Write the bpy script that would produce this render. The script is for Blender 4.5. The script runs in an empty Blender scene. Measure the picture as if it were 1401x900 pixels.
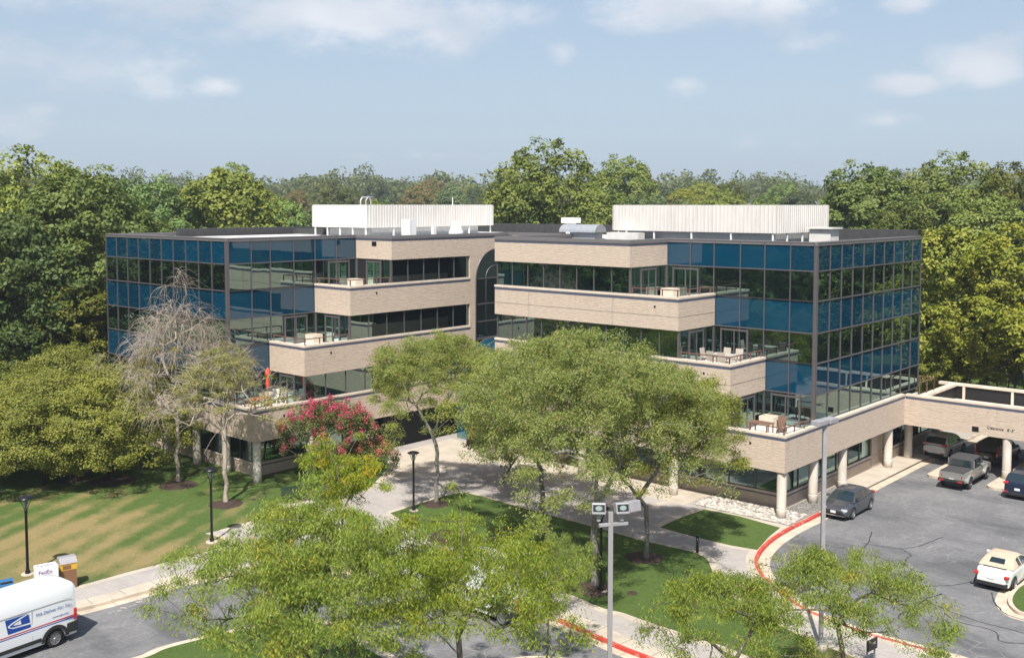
import bpy, bmesh, math, random
import numpy as np
from mathutils import Vector, Matrix
R = math.radians
random.seed(7)
S = bpy.context.scene
COL = S.collection

# ------------------------------------------------------------------ camera
CF, CTH, CCX, CCY, CH = 1413.4, 0.0621643, 700.5, 368.6, 18.5
cam = bpy.data.cameras.new('camera'); camo = bpy.data.objects.new('camera', cam); COL.objects.link(camo)
cam.sensor_width = 36; cam.lens = 36*CF/1401; cam.shift_y = (CCY-450)/1401.0
cam.clip_start = .5; cam.clip_end = 8000
camo.location = (0, 0, CH); camo.rotation_euler = (math.pi/2-CTH, 0, 0)
S.camera = camo

# ------------------------------------------------------------------ light
SUN_EL, SUN_AZ = R(54), math.atan2(-.16, -.987)       # azimuth measured clockwise from +Y: direction towards the sun (-.16,-.99)
sd = Vector((math.sin(SUN_AZ)*math.cos(SUN_EL), math.cos(SUN_AZ)*math.cos(SUN_EL), math.sin(SUN_EL)))
sl = bpy.data.lights.new('sun', 'SUN'); sl.energy = 4.75; sl.angle = R(.53); sl.color = (1, .955, .87)
so = bpy.data.objects.new('sun', sl); COL.objects.link(so); so.rotation_euler = sd.to_track_quat('Z', 'Y').to_euler()

W = bpy.data.worlds.new('World'); S.world = W; W.use_nodes = True
nt = W.node_tree; nt.nodes.clear()
def wn(t, **k):
    n = nt.nodes.new(t)
    for a, b in k.items(): setattr(n, a, b)
    return n
out = wn('ShaderNodeOutputWorld'); bg = wn('ShaderNodeBackground'); sky = wn('ShaderNodeTexSky')
sky.sky_type = 'NISHITA'; sky.sun_disc = False; sky.sun_elevation = SUN_EL; sky.sun_rotation = SUN_AZ
sky.altitude = 50; sky.air_density = 1.0; sky.dust_density = 1.6; sky.ozone_density = 1.0
bg.inputs[1].default_value = .094
tc = wn('ShaderNodeTexCoord'); sep = wn('ShaderNodeSeparateXYZ'); nt.links.new(tc.outputs['Generated'], sep.inputs[0])
def wm(op, a, b=None, c=None, clamp=False):
    n = wn('ShaderNodeMath', operation=op); n.use_clamp = clamp
    for i, v in enumerate((a, b, c)):
        if v is None: continue
        if isinstance(v, (int, float)): n.inputs[i].default_value = v
        else: nt.links.new(v, n.inputs[i])
    return n.outputs[0]
az = wm('ARCTAN2', sep.outputs[0], sep.outputs[1]); el = wm('ARCSINE', sep.outputs[2])
def skyang(px, py):
    x = (px-CCX)/CF; y = (py-CCY)/CF
    v = Vector((x, math.cos(CTH)-y*math.sin(CTH), -math.sin(CTH)-y*math.cos(CTH))).normalized()
    return math.atan2(v.x, v.y), math.asin(v.z)
# noise over direction: warps the edge of every cloud, and a finer one for its texture
mp = wn('ShaderNodeMapping'); mp.inputs['Scale'].default_value = (1, 1, 2.0); nt.links.new(tc.outputs['Generated'], mp.inputs[0])
n1 = wn('ShaderNodeTexNoise'); n1.inputs['Scale'].default_value = 12; n1.inputs['Detail'].default_value = 9; n1.inputs['Roughness'].default_value = .62
nt.links.new(mp.outputs[0], n1.inputs[0])
n2 = wn('ShaderNodeTexNoise'); n2.inputs['Scale'].default_value = 5; n2.inputs['Detail'].default_value = 3
nt.links.new(mp.outputs[0], n2.inputs[0])
clouds = [(500, 22, 250, 52, 1.0), (600, 45, 95, 42, .8), (380, 10, 330, 40, .7), (60, 80, 150, 40, .75), (120, 95, 130, 32, .7),
          (960, 8, 160, 42, 1.0), (1055, 10, 60, 45, .8), (1090, 62, 60, 22, .5), (772, 76, 34, 20, .8), (300, 118, 42, 15, .85),
          (1233, 116, 44, 18, 1.0), (1360, 82, 75, 34, .9), (1212, 163, 42, 16, .85), (936, 117, 34, 16, .65), (10, 172, 60, 22, .7),
          (52, 150, 30, 12, .5), (1250, 5, 50, 15, .8), (1080, 200, 120, 12, .35), (560, 212, 90, 10, .3),(200, 110, 60, 18, .6)]
acc = None
for (px, py, wx, wy, st) in clouds:
    a0, e0 = skyang(px, py)
    dx = wm('MULTIPLY', wm('SUBTRACT', az, a0), CF/wx); dy = wm('MULTIPLY', wm('SUBTRACT', el, e0), CF/wy)
    r2 = wm('ADD', wm('MULTIPLY', dx, dx), wm('MULTIPLY', dy, dy))
    d = wm('MULTIPLY', wm('SUBTRACT', 1.15, wm('SQRT', r2)), st)
    acc = d if acc is None else wm('MAXIMUM', acc, d)
# scattered fair weather clouds over the rest of the dome (seen in reflections)
n3 = wn('ShaderNodeTexNoise'); n3.inputs['Scale'].default_value = 2.6; n3.inputs['Detail'].default_value = 7
nt.links.new(mp.outputs[0], n3.inputs[0])
rest = wm('MULTIPLY', wm('SUBTRACT', n3.outputs[0], .56), 4.0)
high = wm('SMOOTH_MIN', wm('MULTIPLY', wm('SUBTRACT', el, .36), 6.0), 1.0, .2)
high = wm('MAXIMUM', high, wm('MULTIPLY', wm('SUBTRACT', wm('ABSOLUTE', az), .75), 4.0))
rest = wm('MINIMUM', rest, high)
acc = wm('MAXIMUM', acc, rest)
dens = wm('ADD', wm('MULTIPLY', wm('SUBTRACT', acc, .02), 1.2), wm('MULTIPLY', wm('SUBTRACT', n1.outputs[0], .50), 2.7))
cr = wn('ShaderNodeMapRange', interpolation_type='SMOOTHSTEP'); cr.inputs[1].default_value = 0.0; cr.inputs[2].default_value = 1.05; cr.inputs[4].default_value = .80
nt.links.new(dens, cr.inputs[0])
up = wm('GREATER_THAN', el, 0.005)
cm = wm('MULTIPLY', cr.outputs[0], up)
cc = wn('ShaderNodeMix', data_type='RGBA'); cc.inputs[6].default_value = (4.5, 4.95, 5.6, 1); cc.inputs[7].default_value = (6.5, 6.6, 6.9, 1)
sh = wn('ShaderNodeMapRange'); sh.inputs[1].default_value = .38; sh.inputs[2].default_value = .6; nt.links.new(n2.outputs[0], sh.inputs[0])
nt.links.new(sh.outputs[0], cc.inputs[0])
mx = wn('ShaderNodeMix', data_type='RGBA'); nt.links.new(cm, mx.inputs[0])
# humid summer air: pale veil that thins with height
veil = wn('ShaderNodeMix', data_type='RGBA'); veil.inputs[7].default_value = (3.6, 4.4, 5.4, 1)
vr = wn('ShaderNodeMapRange'); vr.inputs[1].default_value = -.05; vr.inputs[2].default_value = .5; vr.inputs[3].default_value = .9; vr.inputs[4].default_value = .15
nt.links.new(el, vr.inputs[0]); nt.links.new(vr.outputs[0], veil.inputs[0])
nt.links.new(sky.outputs[0], veil.inputs[6]); nt.links.new(veil.outputs[2], mx.inputs[6]); nt.links.new(cc.outputs[2], mx.inputs[7])
nt.links.new(mx.outputs[2], bg.inputs[0]); nt.links.new(bg.outputs[0], out.inputs[0])

S.view_settings.view_transform = 'Standard'; S.view_settings.look = 'None'; S.view_settings.exposure = 0.60; S.view_settings.gamma = 1
S.view_settings.use_curve_mapping = False
cy = S.cycles
cy.max_bounces = 6; cy.diffuse_bounces = 3; cy.glossy_bounces = 4; cy.transmission_bounces = 4; cy.transparent_max_bounces = 4; cy.volume_bounces = 0
cy.use_denoising = True; cy.caustics_reflective = False; cy.caustics_refractive = False; cy.sample_clamp_indirect = 6

# ------------------------------------------------------------------ coordinates
GZ = -.25            # level of lawns and walks
AZ = -.40            # level of the asphalt
def G(u, v, z=GZ):
    x = (u-CCX)/CF; y = (v-CCY)/CF
    dy = math.cos(CTH)-y*math.sin(CTH); dz = -math.sin(CTH)-y*math.cos(CTH)
    t = (z-CH)/dz
    return Vector((x*t, dy*t, z))
PS = R(48.246); OX, OY = 16.2, 60.48
def LW(a, b, z=0):   # building coordinates -> world
    return Vector((OX-a*math.sin(PS)+b*math.cos(PS), OY+a*math.cos(PS)+b*math.sin(PS), z))
BROT = PS-math.pi/2  # rotation of an object whose local frame is (-a, b, z)
ROADANG = PS         # direction d2
def terrain(x, y):
    d = math.hypot(x, y)
    return 15*max(0, min(1, (d-190)/420))**1.3

# ------------------------------------------------------------------ mesh helpers
class MB:
    def __init__(s): s.v = []; s.f = []; s.m = []; s.mi = 0; s.sm = []
    def add(s, vs, fs, smooth=False):
        o = len(s.v); s.v += [tuple(p) for p in vs]; s.f += [tuple(i+o for i in f) for f in fs]; s.m += [s.mi]*len(fs); s.sm += [smooth]*len(fs)
        return s
    def box(s, x0, x1, y0, y1, z0, z1):
        if x0 > x1: x0, x1 = x1, x0
        if y0 > y1: y0, y1 = y1, y0
        return s.add([(x, y, z) for z in (z0, z1) for y in (y0, y1) for x in (x0, x1)],
              [(0, 2, 3, 1), (4, 5, 7, 6), (0, 1, 5, 4), (2, 6, 7, 3), (0, 4, 6, 2), (1, 3, 7, 5)])
    def ab(s, a0, a1, b0, b1, z0, z1): return s.box(-a0, -a1, b0, b1, z0, z1)
    def obox(s, c, sz, rz=0, rx=0, ry=0):
        M = Matrix.Translation(c) @ Matrix.Rotation(rz, 4, 'Z') @ Matrix.Rotation(ry, 4, 'Y') @ Matrix.Rotation(rx, 4, 'X')
        h = [q/2 for q in sz]
        vs = [M @ Vector((x, y, z)) for z in (-h[2], h[2]) for y in (-h[1], h[1]) for x in (-h[0], h[0])]
        return s.add(vs, [(0, 2, 3, 1), (4, 5, 7, 6), (0, 1, 5, 4), (2, 6, 7, 3), (0, 4, 6, 2), (1, 3, 7, 5)])
    def tube(s, pts, rad, n=8, caps=True, smooth=True):
        pts = [Vector(p) for p in pts]
        if not hasattr(rad, '__len__'): rad = [rad]*len(pts)
        vs = []; fs = []; ref = None
        for i, p in enumerate(pts):
            t = (pts[min(i+1, len(pts)-1)]-pts[max(i-1, 0)]).normalized()
            if ref is None: ref = Vector((1, 0, 0)) if abs(t.x) < .8 else Vector((0, 1, 0))
            u = (ref-t*ref.dot(t)).normalized(); w = t.cross(u); ref = u
            for k in range(n):
                an = 2*math.pi*k/n; vs.append(p+(u*math.cos(an)+w*math.sin(an))*rad[i])
        for i in range(len(pts)-1):
            for k in range(n):
                k2 = (k+1) % n; fs.append((i*n+k, i*n+k2, (i+1)*n+k2, (i+1)*n+k))
        if caps: fs += [tuple(range(n-1, -1, -1)), tuple(range((len(pts)-1)*n, len(pts)*n))]
        return s.add(vs, fs, smooth)
    def lathe(s, c, prof, n=20, smooth=True):
        c = Vector(c); vs = []; fs = []
        for (r, z) in prof:
            for k in range(n): vs.append((c.x+r*math.cos(2*math.pi*k/n), c.y+r*math.sin(2*math.pi*k/n), c.z+z))
        for i in range(len(prof)-1):
            for k in range(n): fs.append((i*n+k, i*n+(k+1) % n, (i+1)*n+(k+1) % n, (i+1)*n+k))
        fs += [tuple(range(n-1, -1, -1)), tuple(range((len(prof)-1)*n, len(prof)*n))]
        return s.add(vs, fs, smooth)
    def poly(s, pts, z0, z1):
        n = len(pts)
        ar = sum(pts[i][0]*pts[(i+1) % n][1]-pts[(i+1) % n][0]*pts[i][1] for i in range(n))
        if ar < 0: pts = pts[::-1]
        vs = [(p[0], p[1], z1) for p in pts]+[(p[0], p[1], z0) for p in pts]
        return s.add(vs, [tuple(range(n))]+[(i, n+i, n+(i+1) % n, (i+1) % n) for i in range(n)])
    def quad(s, a, b, c, d): return s.add([a, b, c, d], [(0, 1, 2, 3)])
    def split(s, name, mat, parent=None):
        par = list(range(len(s.v)))
        def find(i):
            while par[i] != i: par[i] = par[par[i]]; i = par[i]
            return i
        key = {}
        for i, v in enumerate(s.v):
            k = tuple(round(c, 4) for c in v)
            if k in key: par[find(i)] = find(key[k])
            else: key[k] = i
        for f in s.f:
            for j in f[1:]: par[find(j)] = find(f[0])
        gr = {}
        for fi, f in enumerate(s.f): gr.setdefault(find(f[0]), []).append(fi)
        out_ = []
        for fl in gr.values():
            m_ = MB(); mp_ = {}
            for fi in fl:
                for j in s.f[fi]:
                    if j not in mp_: mp_[j] = len(m_.v); m_.v.append(s.v[j])
                m_.f.append(tuple(mp_[j] for j in s.f[fi])); m_.m.append(0); m_.sm.append(s.sm[fi])
            out_.append(m_.build(name, MT[mat], parent))
        return out_
    def build(s, name, mat, parent=None, loc=None, rz=0, mats=None):
        me = bpy.data.meshes.new(name); me.from_pydata(s.v, [], s.f)
        for mm in (mats or [mat]): me.materials.append(mm)
        if mats: me.polygons.foreach_set('material_index', s.m)
        me.polygons.foreach_set('use_smooth', s.sm); me.update()
        o = bpy.data.objects.new(name, me); COL.objects.link(o)
        if parent: o.parent = parent
        if loc is not None: o.location = loc
        o.rotation_euler.z = rz
        return o
def tag(o, label=None, cat=None, group=None, kind=None):
    if label: o['label'] = label
    if cat: o['category'] = cat
    if group: o['group'] = group
    if kind: o['kind'] = kind
    return o
def empty(name, loc, rz=0, label=None, cat=None, group=None):
    o = bpy.data.objects.new(name, None); COL.objects.link(o); o.location = loc; o.rotation_euler.z = rz; o.empty_display_size = .2
    return tag(o, label, cat, group)
def copy_tree(o, parent=None):
    c = o.copy(); COL.objects.link(c)
    if parent: c.parent = parent
    for ch in list(o.children): copy_tree(ch, c)
    return c
def bevel(o, w, seg=2):
    m = o.modifiers.new('bevel', 'BEVEL'); m.width = w; m.segments = seg; m.limit_method = 'ANGLE'; m.angle_limit = R(40); return o
def spline(pts, n=8, closed=False):
    pts = [Vector((p[0], p[1], 0)) for p in pts]; o = []
    N = len(pts)
    for i in range(N if closed else N-1):
        p0 = pts[(i-1) % N] if closed or i > 0 else pts[0]*2-pts[1]
        p1 = pts[i]; p2 = pts[(i+1) % N]
        p3 = pts[(i+2) % N] if closed or i+2 < N else pts[-1]*2-pts[-2]
        for k in range(n):
            t = k/n
            o.append(.5*((2*p1)+(p2-p0)*t+(2*p0-5*p1+4*p2-p3)*t*t+(3*p1-p0-3*p2+p3)*t**3))
    if not closed: o.append(pts[-1])
    return o
def offset(pts, d):
    o = []
    for i, p in enumerate(pts):
        t = (pts[min(i+1, len(pts)-1)]-pts[max(i-1, 0)]).normalized()
        o.append(p+Vector((-t.y, t.x, 0))*d)
    return o
def strip(mb, A, B, z0, z1):
    n = len(A)
    vs = [(p.x, p.y, z1) for p in A]+[(p.x, p.y, z1) for p in B]+[(p.x, p.y, z0) for p in A]+[(p.x, p.y, z0) for p in B]
    fs = []
    for i in range(n-1):
        fs += [(i, i+1, n+i+1, n+i), (2*n+i, 2*n+i+1, i+1, i), (n+i, n+i+1, 3*n+i+1, 3*n+i)]
    fs += [(0, n, 3*n, 2*n), (n-1, 3*n-1, 4*n-1, 2*n-1)]
    return mb.add(vs, fs)
def GP(lst, z=GZ): return [G(u, v, z) for (u, v) in lst]

# ------------------------------------------------------------------ materials
MT = {}
class NM:
    def __init__(s, name):
        s.m = bpy.data.materials.new(name); s.m.use_nodes = True; s.t = s.m.node_tree; s.t.nodes.clear()
        s.o = s.t.nodes.new('ShaderNodeOutputMaterial'); MT[name] = s.m
    def n(s, t, **k):
        x = s.t.nodes.new(t)
        for a, b in k.items():
            if a.startswith('i_'):
                key = a[2:]; key = int(key) if key.isdigit() else key.replace('_', ' ')
                s.set(x.inputs[key], b)
            else: setattr(x, a, b)
        return x
    def set(s, inp, v):
        if isinstance(v, bpy.types.NodeSocket): s.t.links.new(v, inp)
        elif isinstance(v, tuple) and len(v) == 3 and inp.type == 'RGBA': inp.default_value = (*v, 1)
        else: inp.default_value = v
    def math(s, op, a, b=None, clamp=False):
        x = s.n('ShaderNodeMath', operation=op); x.use_clamp = clamp; s.set(x.inputs[0], a)
        if b is not None: s.set(x.inputs[1], b)
        return x.outputs[0]
    def co(s, kind='Object'): return s.n('ShaderNodeTexCoord').outputs[kind]
    def map(s, co, sc=(1, 1, 1), loc=(0, 0, 0), rot=(0, 0, 0)):
        return s.n('ShaderNodeMapping', i_Vector=co, i_Scale=sc, i_Location=loc, i_Rotation=rot).outputs[0]
    def noise(s, co, sc, det=4, ro=.55, dist=0): return s.n('ShaderNodeTexNoise', i_Vector=co, i_Scale=sc, i_Detail=det, i_Roughness=ro, i_Distortion=dist).outputs[0]
    def rng(s, v, a, b, c=0., d=1.): return s.n('ShaderNodeMapRange', i_0=v, i_1=a, i_2=b, i_3=c, i_4=d).outputs[0]
    def mix(s, f, a, b, mode='MIX'):
        x = s.n('ShaderNodeMix', data_type='RGBA', blend_type=mode); s.set(x.inputs[0], f); s.set(x.inputs[6], a); s.set(x.inputs[7], b); return x.outputs[2]
    def bump(s, h, st=.3, d=.02): return s.n('ShaderNodeBump', i_Height=h, i_Strength=st, i_Distance=d).outputs[0]
    def pb(s, **k):
        p = s.n('ShaderNodeBsdfPrincipled')
        for a, b in k.items(): s.set(p.inputs[a.replace('_', ' ')], b)
        s.t.links.new(p.outputs[0], s.o.inputs[0]); return p
def simple(name, col, rough=.6, metal=0., noise=0., sc=3., coat=0., bump=0.):
    m = NM(name); c = m.co(); col_o = col
    if noise:
        f = m.rng(m.noise(c, sc, 6, .65), .3, .7)
        col_o = m.mix(f, tuple(q*(1-noise) for q in col), tuple(min(1, q*(1+noise)) for q in col))
    kw = dict(Base_Color=col_o, Roughness=rough, Metallic=metal)
    if coat: kw['Coat_Weight'] = coat; kw['Coat_Roughness'] = .04
    if bump: kw['Normal'] = m.bump(m.noise(c, sc*6, 4), bump, .02)
    m.pb(**kw); return m.m

# brick: local frame (x along -a, y along b), courses in z
m = NM('brick'); c = m.co(); s3 = m.n('ShaderNodeSeparateXYZ', i_Vector=c)
geo = m.n('ShaderNodeNewGeometry')
uv = m.n('ShaderNodeCombineXYZ', i_X=m.math('ADD', s3.outputs[0], s3.outputs[1]), i_Y=s3.outputs[2])
bt = m.n('ShaderNodeTexBrick', i_Vector=uv.outputs[0], i_Color1=(.60, .485, .385), i_Color2=(.50, .40, .315), i_Mortar=(.45, .385, .32), i_Scale=1.0, i_Mortar_Size=.008, i_Brick_Width=.30, i_Row_Height=.10, i_Bias=-.15)
bt.offset = .5
st1 = m.noise(m.map(c, (.5, .5, 3.2)), 1.1, 7, .7); st2 = m.noise(m.map(c, (2.6, 2.6, .35)), 1.0, 5, .6); st3 = m.noise(m.map(c, (1.6, 1.6, 9)), 1.4, 5, .7)
col = m.mix(m.rng(st1, .3, .7, 0, .5), bt.outputs[0], (.57, .46, .37))
col = m.mix(m.rng(st3, .44, .74, 0, .75), col, (.42, .335, .265))
col = m.mix(m.rng(st2, .55, .8, 0, .35), col, (.55, .47, .39))
run = m.noise(m.map(c, (3.2, 3.2, .12)), 1.0, 4, .7)
zz = m.math('FRACT', m.math('DIVIDE', m.math('SUBTRACT', s3.outputs[2], .80), 3.9))
col = m.mix(m.math('MULTIPLY', m.rng(run, .52, .70), m.rng(zz, .55, 1.0, .0, .55)), col, (.36, .29, .235))
m.pb(Base_Color=col, Roughness=.9, Normal=m.bump(m.math('ADD', bt.outputs[1], m.math('MULTIPLY', st3, -2.2)), .55, .03))
m = NM('coping'); c = m.co(); m.pb(Base_Color=m.mix(m.rng(m.noise(c, 1.2, 6), .3, .7), (.68, .59, .49), (.55, .465, .38)), Roughness=.8)
m = NM('column_concrete'); c = m.co(); m.pb(Base_Color=m.mix(m.rng(m.noise(m.map(c, (1, 1, .4)), 2.2, 6), .35, .75), (.66, .60, .53), (.52, .46, .395)), Roughness=.85, Normal=m.bump(m.noise(c, 30, 3), .15))
simple('stripe_blue', (.07, .085, .15), .5)
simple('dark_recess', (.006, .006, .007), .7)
simple('soffit', (.62, .60, .56), .9)
m = NM('frame'); m.pb(Base_Color=(.135, .118, .125), Roughness=.42, Metallic=.35)
m = NM('frame_brown'); m.pb(Base_Color=(.16, .085, .062), Roughness=.5)
def glass(name, base, refl, spec, rough=.012, wav=.35):
    m = NM(name); c = m.co(); oi = m.n('ShaderNodeObjectInfo')
    off = m.n('ShaderNodeVectorMath', operation='ADD'); m.t.links.new(c, off.inputs[0]); m.t.links.new(oi.outputs['Location'], off.inputs[1])
    h = m.noise(off.outputs[0], .55, 2, .4)
    bp = m.bump(h, 1.0, .012*wav)
    vv = m.rng(oi.outputs['Random'], 0, 1, .78, 1.22); d = m.n('ShaderNodeBsdfDiffuse', i_Color=m.mix(1.0, base, m.n('ShaderNodeCombineColor', i_0=vv, i_1=vv, i_2=vv).outputs[0], 'MULTIPLY'))
    g = m.n('ShaderNodeBsdfGlossy', i_Color=refl, i_Roughness=rough, i_Normal=bp)
    fr = m.n('ShaderNodeFresnel', i_IOR=1.5, i_Normal=bp)
    f = m.rng(fr.outputs[0], 0, 1, spec, 1.0)
    mxs = m.n('ShaderNodeMixShader', i_0=f); m.t.links.new(d.outputs[0], mxs.inputs[1]); m.t.links.new(g.outputs[0], mxs.inputs[2])
    m.t.links.new(mxs.outputs[0], m.o.inputs[0]); return m.m
glass('glass_vision', (.002, .005, .006), (.62, .86, .82), .34)
glass('glass_spandrel', (.000, .034, .070), (.70, .85, .98), .08)
glass('glass_blue', (.002, .06, .11), (.5, .8, .9), .35)
simple('membrane', (.05, .05, .052), .85, noise=.25)
simple('roof_white', (.62, .60, .57), .7, noise=.18, sc=.8)
m = NM('roof_edge'); m.pb(Base_Color=(.20, .185, .19), Roughness=.45, Metallic=.3)
m = NM('screen_white'); c = m.co(); m.pb(Base_Color=m.mix(m.rng(m.noise(m.map(c, (1.5, 1.5, .3)), 1.3, 5), .35, .7), (.66, .63, .60), (.56, .53, .50)), Roughness=.55)
simple('galvanised', (.55, .56, .57), .4, .6, noise=.15, sc=5)
simple('white_paint', (.78, .78, .77), .45)
simple('pole_grey', (.34, .33, .345), .5, .2, noise=.12, sc=2)
m = NM('pole_rust'); c = m.co(); m.pb(Base_Color=m.mix(m.rng(m.noise(m.map(c, (6, 6, .9)), 1.4, 7, .7), .62, .70), (.27, .26, .265), (.20, .09, .045)), Roughness=.6)
simple('black_metal', (.012, .013, .016), .35, .2)
simple('black_plastic', (.02, .02, .022), .5)
simple('rubber', (.018, .018, .018), .85)
simple('dark_green', (.012, .03, .022), .5)
m = NM('lamp_lens'); m.pb(Base_Color=(.24, .31, .29), Roughness=.08)
m = NM('concrete_walk'); c = m.co('Object'); m.pb(Base_Color=m.mix(m.rng(m.noise(c, .9, 8, .65), .3, .72), (.52, .455, .375), (.37, .32, .26)), Roughness=.9, Normal=m.bump(m.noise(c, 25, 3), .2))
m = NM('pavers'); c = m.co(); br = m.n('ShaderNodeTexBrick', i_Vector=m.map(c, rot=(0, 0, .62)), i_Color1=(.37, .335, .315), i_Color2=(.31, .285, .27), i_Mortar=(.24, .22, .21), i_Scale=1.0, i_Mortar_Size=.008, i_Brick_Width=.4, i_Row_Height=.2)
m.pb(Base_Color=m.mix(m.rng(m.noise(c, .6, 6), .35, .7, 0, .6), br.outputs[0], (.42, .38, .355)), Roughness=.9)
# aged asphalt: grey, worn pale patches, streaks along the driving direction, oil
m = NM('asphalt'); c = m.co(); cr_ = m.map(c, (1, 1, 1), rot=(0, 0, -.72))
w1 = m.noise(c, .16, 8, .65, .4); w2 = m.noise(m.map(cr_, (.6, 1.3, 1)), .45, 12, .78, .3); w3 = m.noise(c, 4.5, 12, .82); w4 = m.noise(m.map(cr_, (1, .3, 1), loc=(7, 3, 0)), .35, 5, .6)
col = m.mix(m.rng(w1, .35, .65), (.112, .113, .119), (.160, .159, .164))
col = m.mix(m.rng(w2, .46, .70, 0, .6), col, (.245, .240, .240))
col = m.mix(m.rng(w3, .50, .74, 0, .85), col, (.28, .275, .275))
col = m.mix(m.rng(w4, .50, .66, 0, .75), col, (.068, .069, .075))
vo = m.n('ShaderNodeTexVoronoi', feature='DISTANCE_TO_EDGE', i_Vector=m.n('ShaderNodeMix', data_type='VECTOR', i_0=.12, i_4=c, i_5=m.n('ShaderNodeTexNoise', i_Vector=c, i_Scale=.5, i_Detail=5).outputs[1]).outputs[1], i_Scale=1.3)
crk = m.math('MULTIPLY', m.rng(vo.outputs[0], 0, .022, 1, 0), m.rng(m.noise(c, .22, 3), .47, .56, 0, .75))
col = m.mix(crk, col, (.29, .28, .27))
m.pb(Base_Color=col, Roughness=.93, Normal=m.bump(m.noise(c, 40, 6, .8), .5, .02))
simple('tar', (.038, .038, .041), .8)
m = NM('curb_red'); c = m.co(); wr = m.rng(m.noise(c, 3.0, 9, .76), .53, .62); m.pb(Base_Color=m.mix(m.math('MULTIPLY', wr, .9), m.mix(m.rng(m.noise(c, .7, 4), .3, .7), (.54, .06, .04), (.40, .04, .028)), (.44, .36, .28)), Roughness=.75)
simple('curb', (.50, .42, .33), .9, noise=.22, sc=1.2)
# lawn
def lawn(name, dry, stripes=False):
    m = NM(name); c = m.co(); n1_ = m.noise(c, .22, 6, .6, .6); n2_ = m.noise(c, 1.3, 8, .72); n3_ = m.noise(m.map(c, rot=(0, 0, .23), sc=(1.2, .5, 1)), .5, 4, .6); fine = m.noise(c, 16, 6, .8)
    g1 = m.mix(m.rng(fine, .3, .72), (.052, .092, .018), (.125, .185, .048))
    g2 = m.mix(m.rng(fine, .3, .72), (.20, .15, .062), (.42, .315, .155))
    sx = m.n('ShaderNodeSeparateXYZ', i_Vector=c)
    k = m.math('ADD', m.math('MULTIPLY', n1_, 1.1), m.math('ADD', m.math('MULTIPLY', n2_, .35), m.math('MULTIPLY', n3_, .45)))
    dd = m.n('ShaderNodeVectorMath', operation='DISTANCE'); m.t.links.new(c, dd.inputs[0]); dd.inputs[1].default_value = dry[0]
    k = m.math('ADD', k, m.rng(dd.outputs['Value'], dry[1], dry[2], dry[3], dry[4]))
    g1 = m.mix(m.rng(m.noise(c, 3.2, 8, .8), .42, .72, 0, .55), g1, (.035, .062, .014))
    if stripes:
        sp_ = m.n('ShaderNodeSeparateXYZ', i_Vector=m.map(c, rot=(0, 0, .23))).outputs[0]
        k = m.math('ADD', k, m.math('MULTIPLY', m.math('SINE', m.math('MULTIPLY', sp_, 3.4)), .13))
        k = m.math('ADD', k, m.math('MULTIPLY', m.noise(c, 5, 8, .8), .55))
        k = m.math('ADD', k, m.math('MULTIPLY', m.noise(m.map(c, sc=(1.3, .45, 1), rot=(0, 0, .23)), 1.1, 9, .78), .60))
        k = m.math('SUBTRACT', k, .57)
    f = m.rng(k, .93, 1.36)
    col = m.mix(m.math('MULTIPLY', f, .85), g1, g2)
    m.pb(Base_Color=col, Roughness=.95, Specular_IOR_Level=.2, Normal=m.bump(m.noise(c, 22, 6, .8), .9, .06))
lawn('lawn_dry', ((-25.5, 53.5, 0), 3., 17., .33, -.16), True)
lawn('lawn_green', ((14, 40, 0), 3., 9., .12, -.28))
lawn('ground_grass', ((0, -900, 0), 1., 2., 0, -.2))
m = NM('mulch'); c = m.co(); m.pb(Base_Color=m.mix(m.rng(m.noise(c, 9, 8, .8), .3, .7), (.022, .013, .010), (.10, .062, .045)), Roughness=.95, Normal=m.bump(m.noise(c, 14, 5, .8), 1, .08))
simple('gravel_bed', (.22, .20, .18), .95, noise=.5, sc=9)
m = NM('river_stone'); oi = m.co(); v = m.n('ShaderNodeTexWhiteNoise', noise_dimensions='3D', i_Vector=m.n('ShaderNodeVectorMath', operation='SNAP', i_0=oi, i_1=(.16, .16, .5)).outputs[0])
m.pb(Base_Color=m.mix(v.outputs[0], (.24, .21, .18), (.55, .51, .46)), Roughness=.8)
simple('stone_grey', (.20, .195, .185), .9, noise=.55, sc=4)
# bark
def bark(name, c1, c2, sc=1.):
    m = NM(name); c = m.co(); n_ = m.noise(m.map(c, (7*sc, 7*sc, 1.3*sc)), 1.5, 7, .7)
    m.pb(Base_Color=m.mix(m.rng(n_, .35, .68), c1, c2), Roughness=.95, Normal=m.bump(n_, .8, .04))
bark('bark', (.075, .060, .048), (.21, .18, .15)); bark('bark_dead', (.25, .205, .165), (.50, .43, .36)); bark('bark_grey', (.12, .11, .09), (.30, .285, .25)); bark('bark_dark', (.02, .016, .013), (.07, .055, .045))
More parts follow.
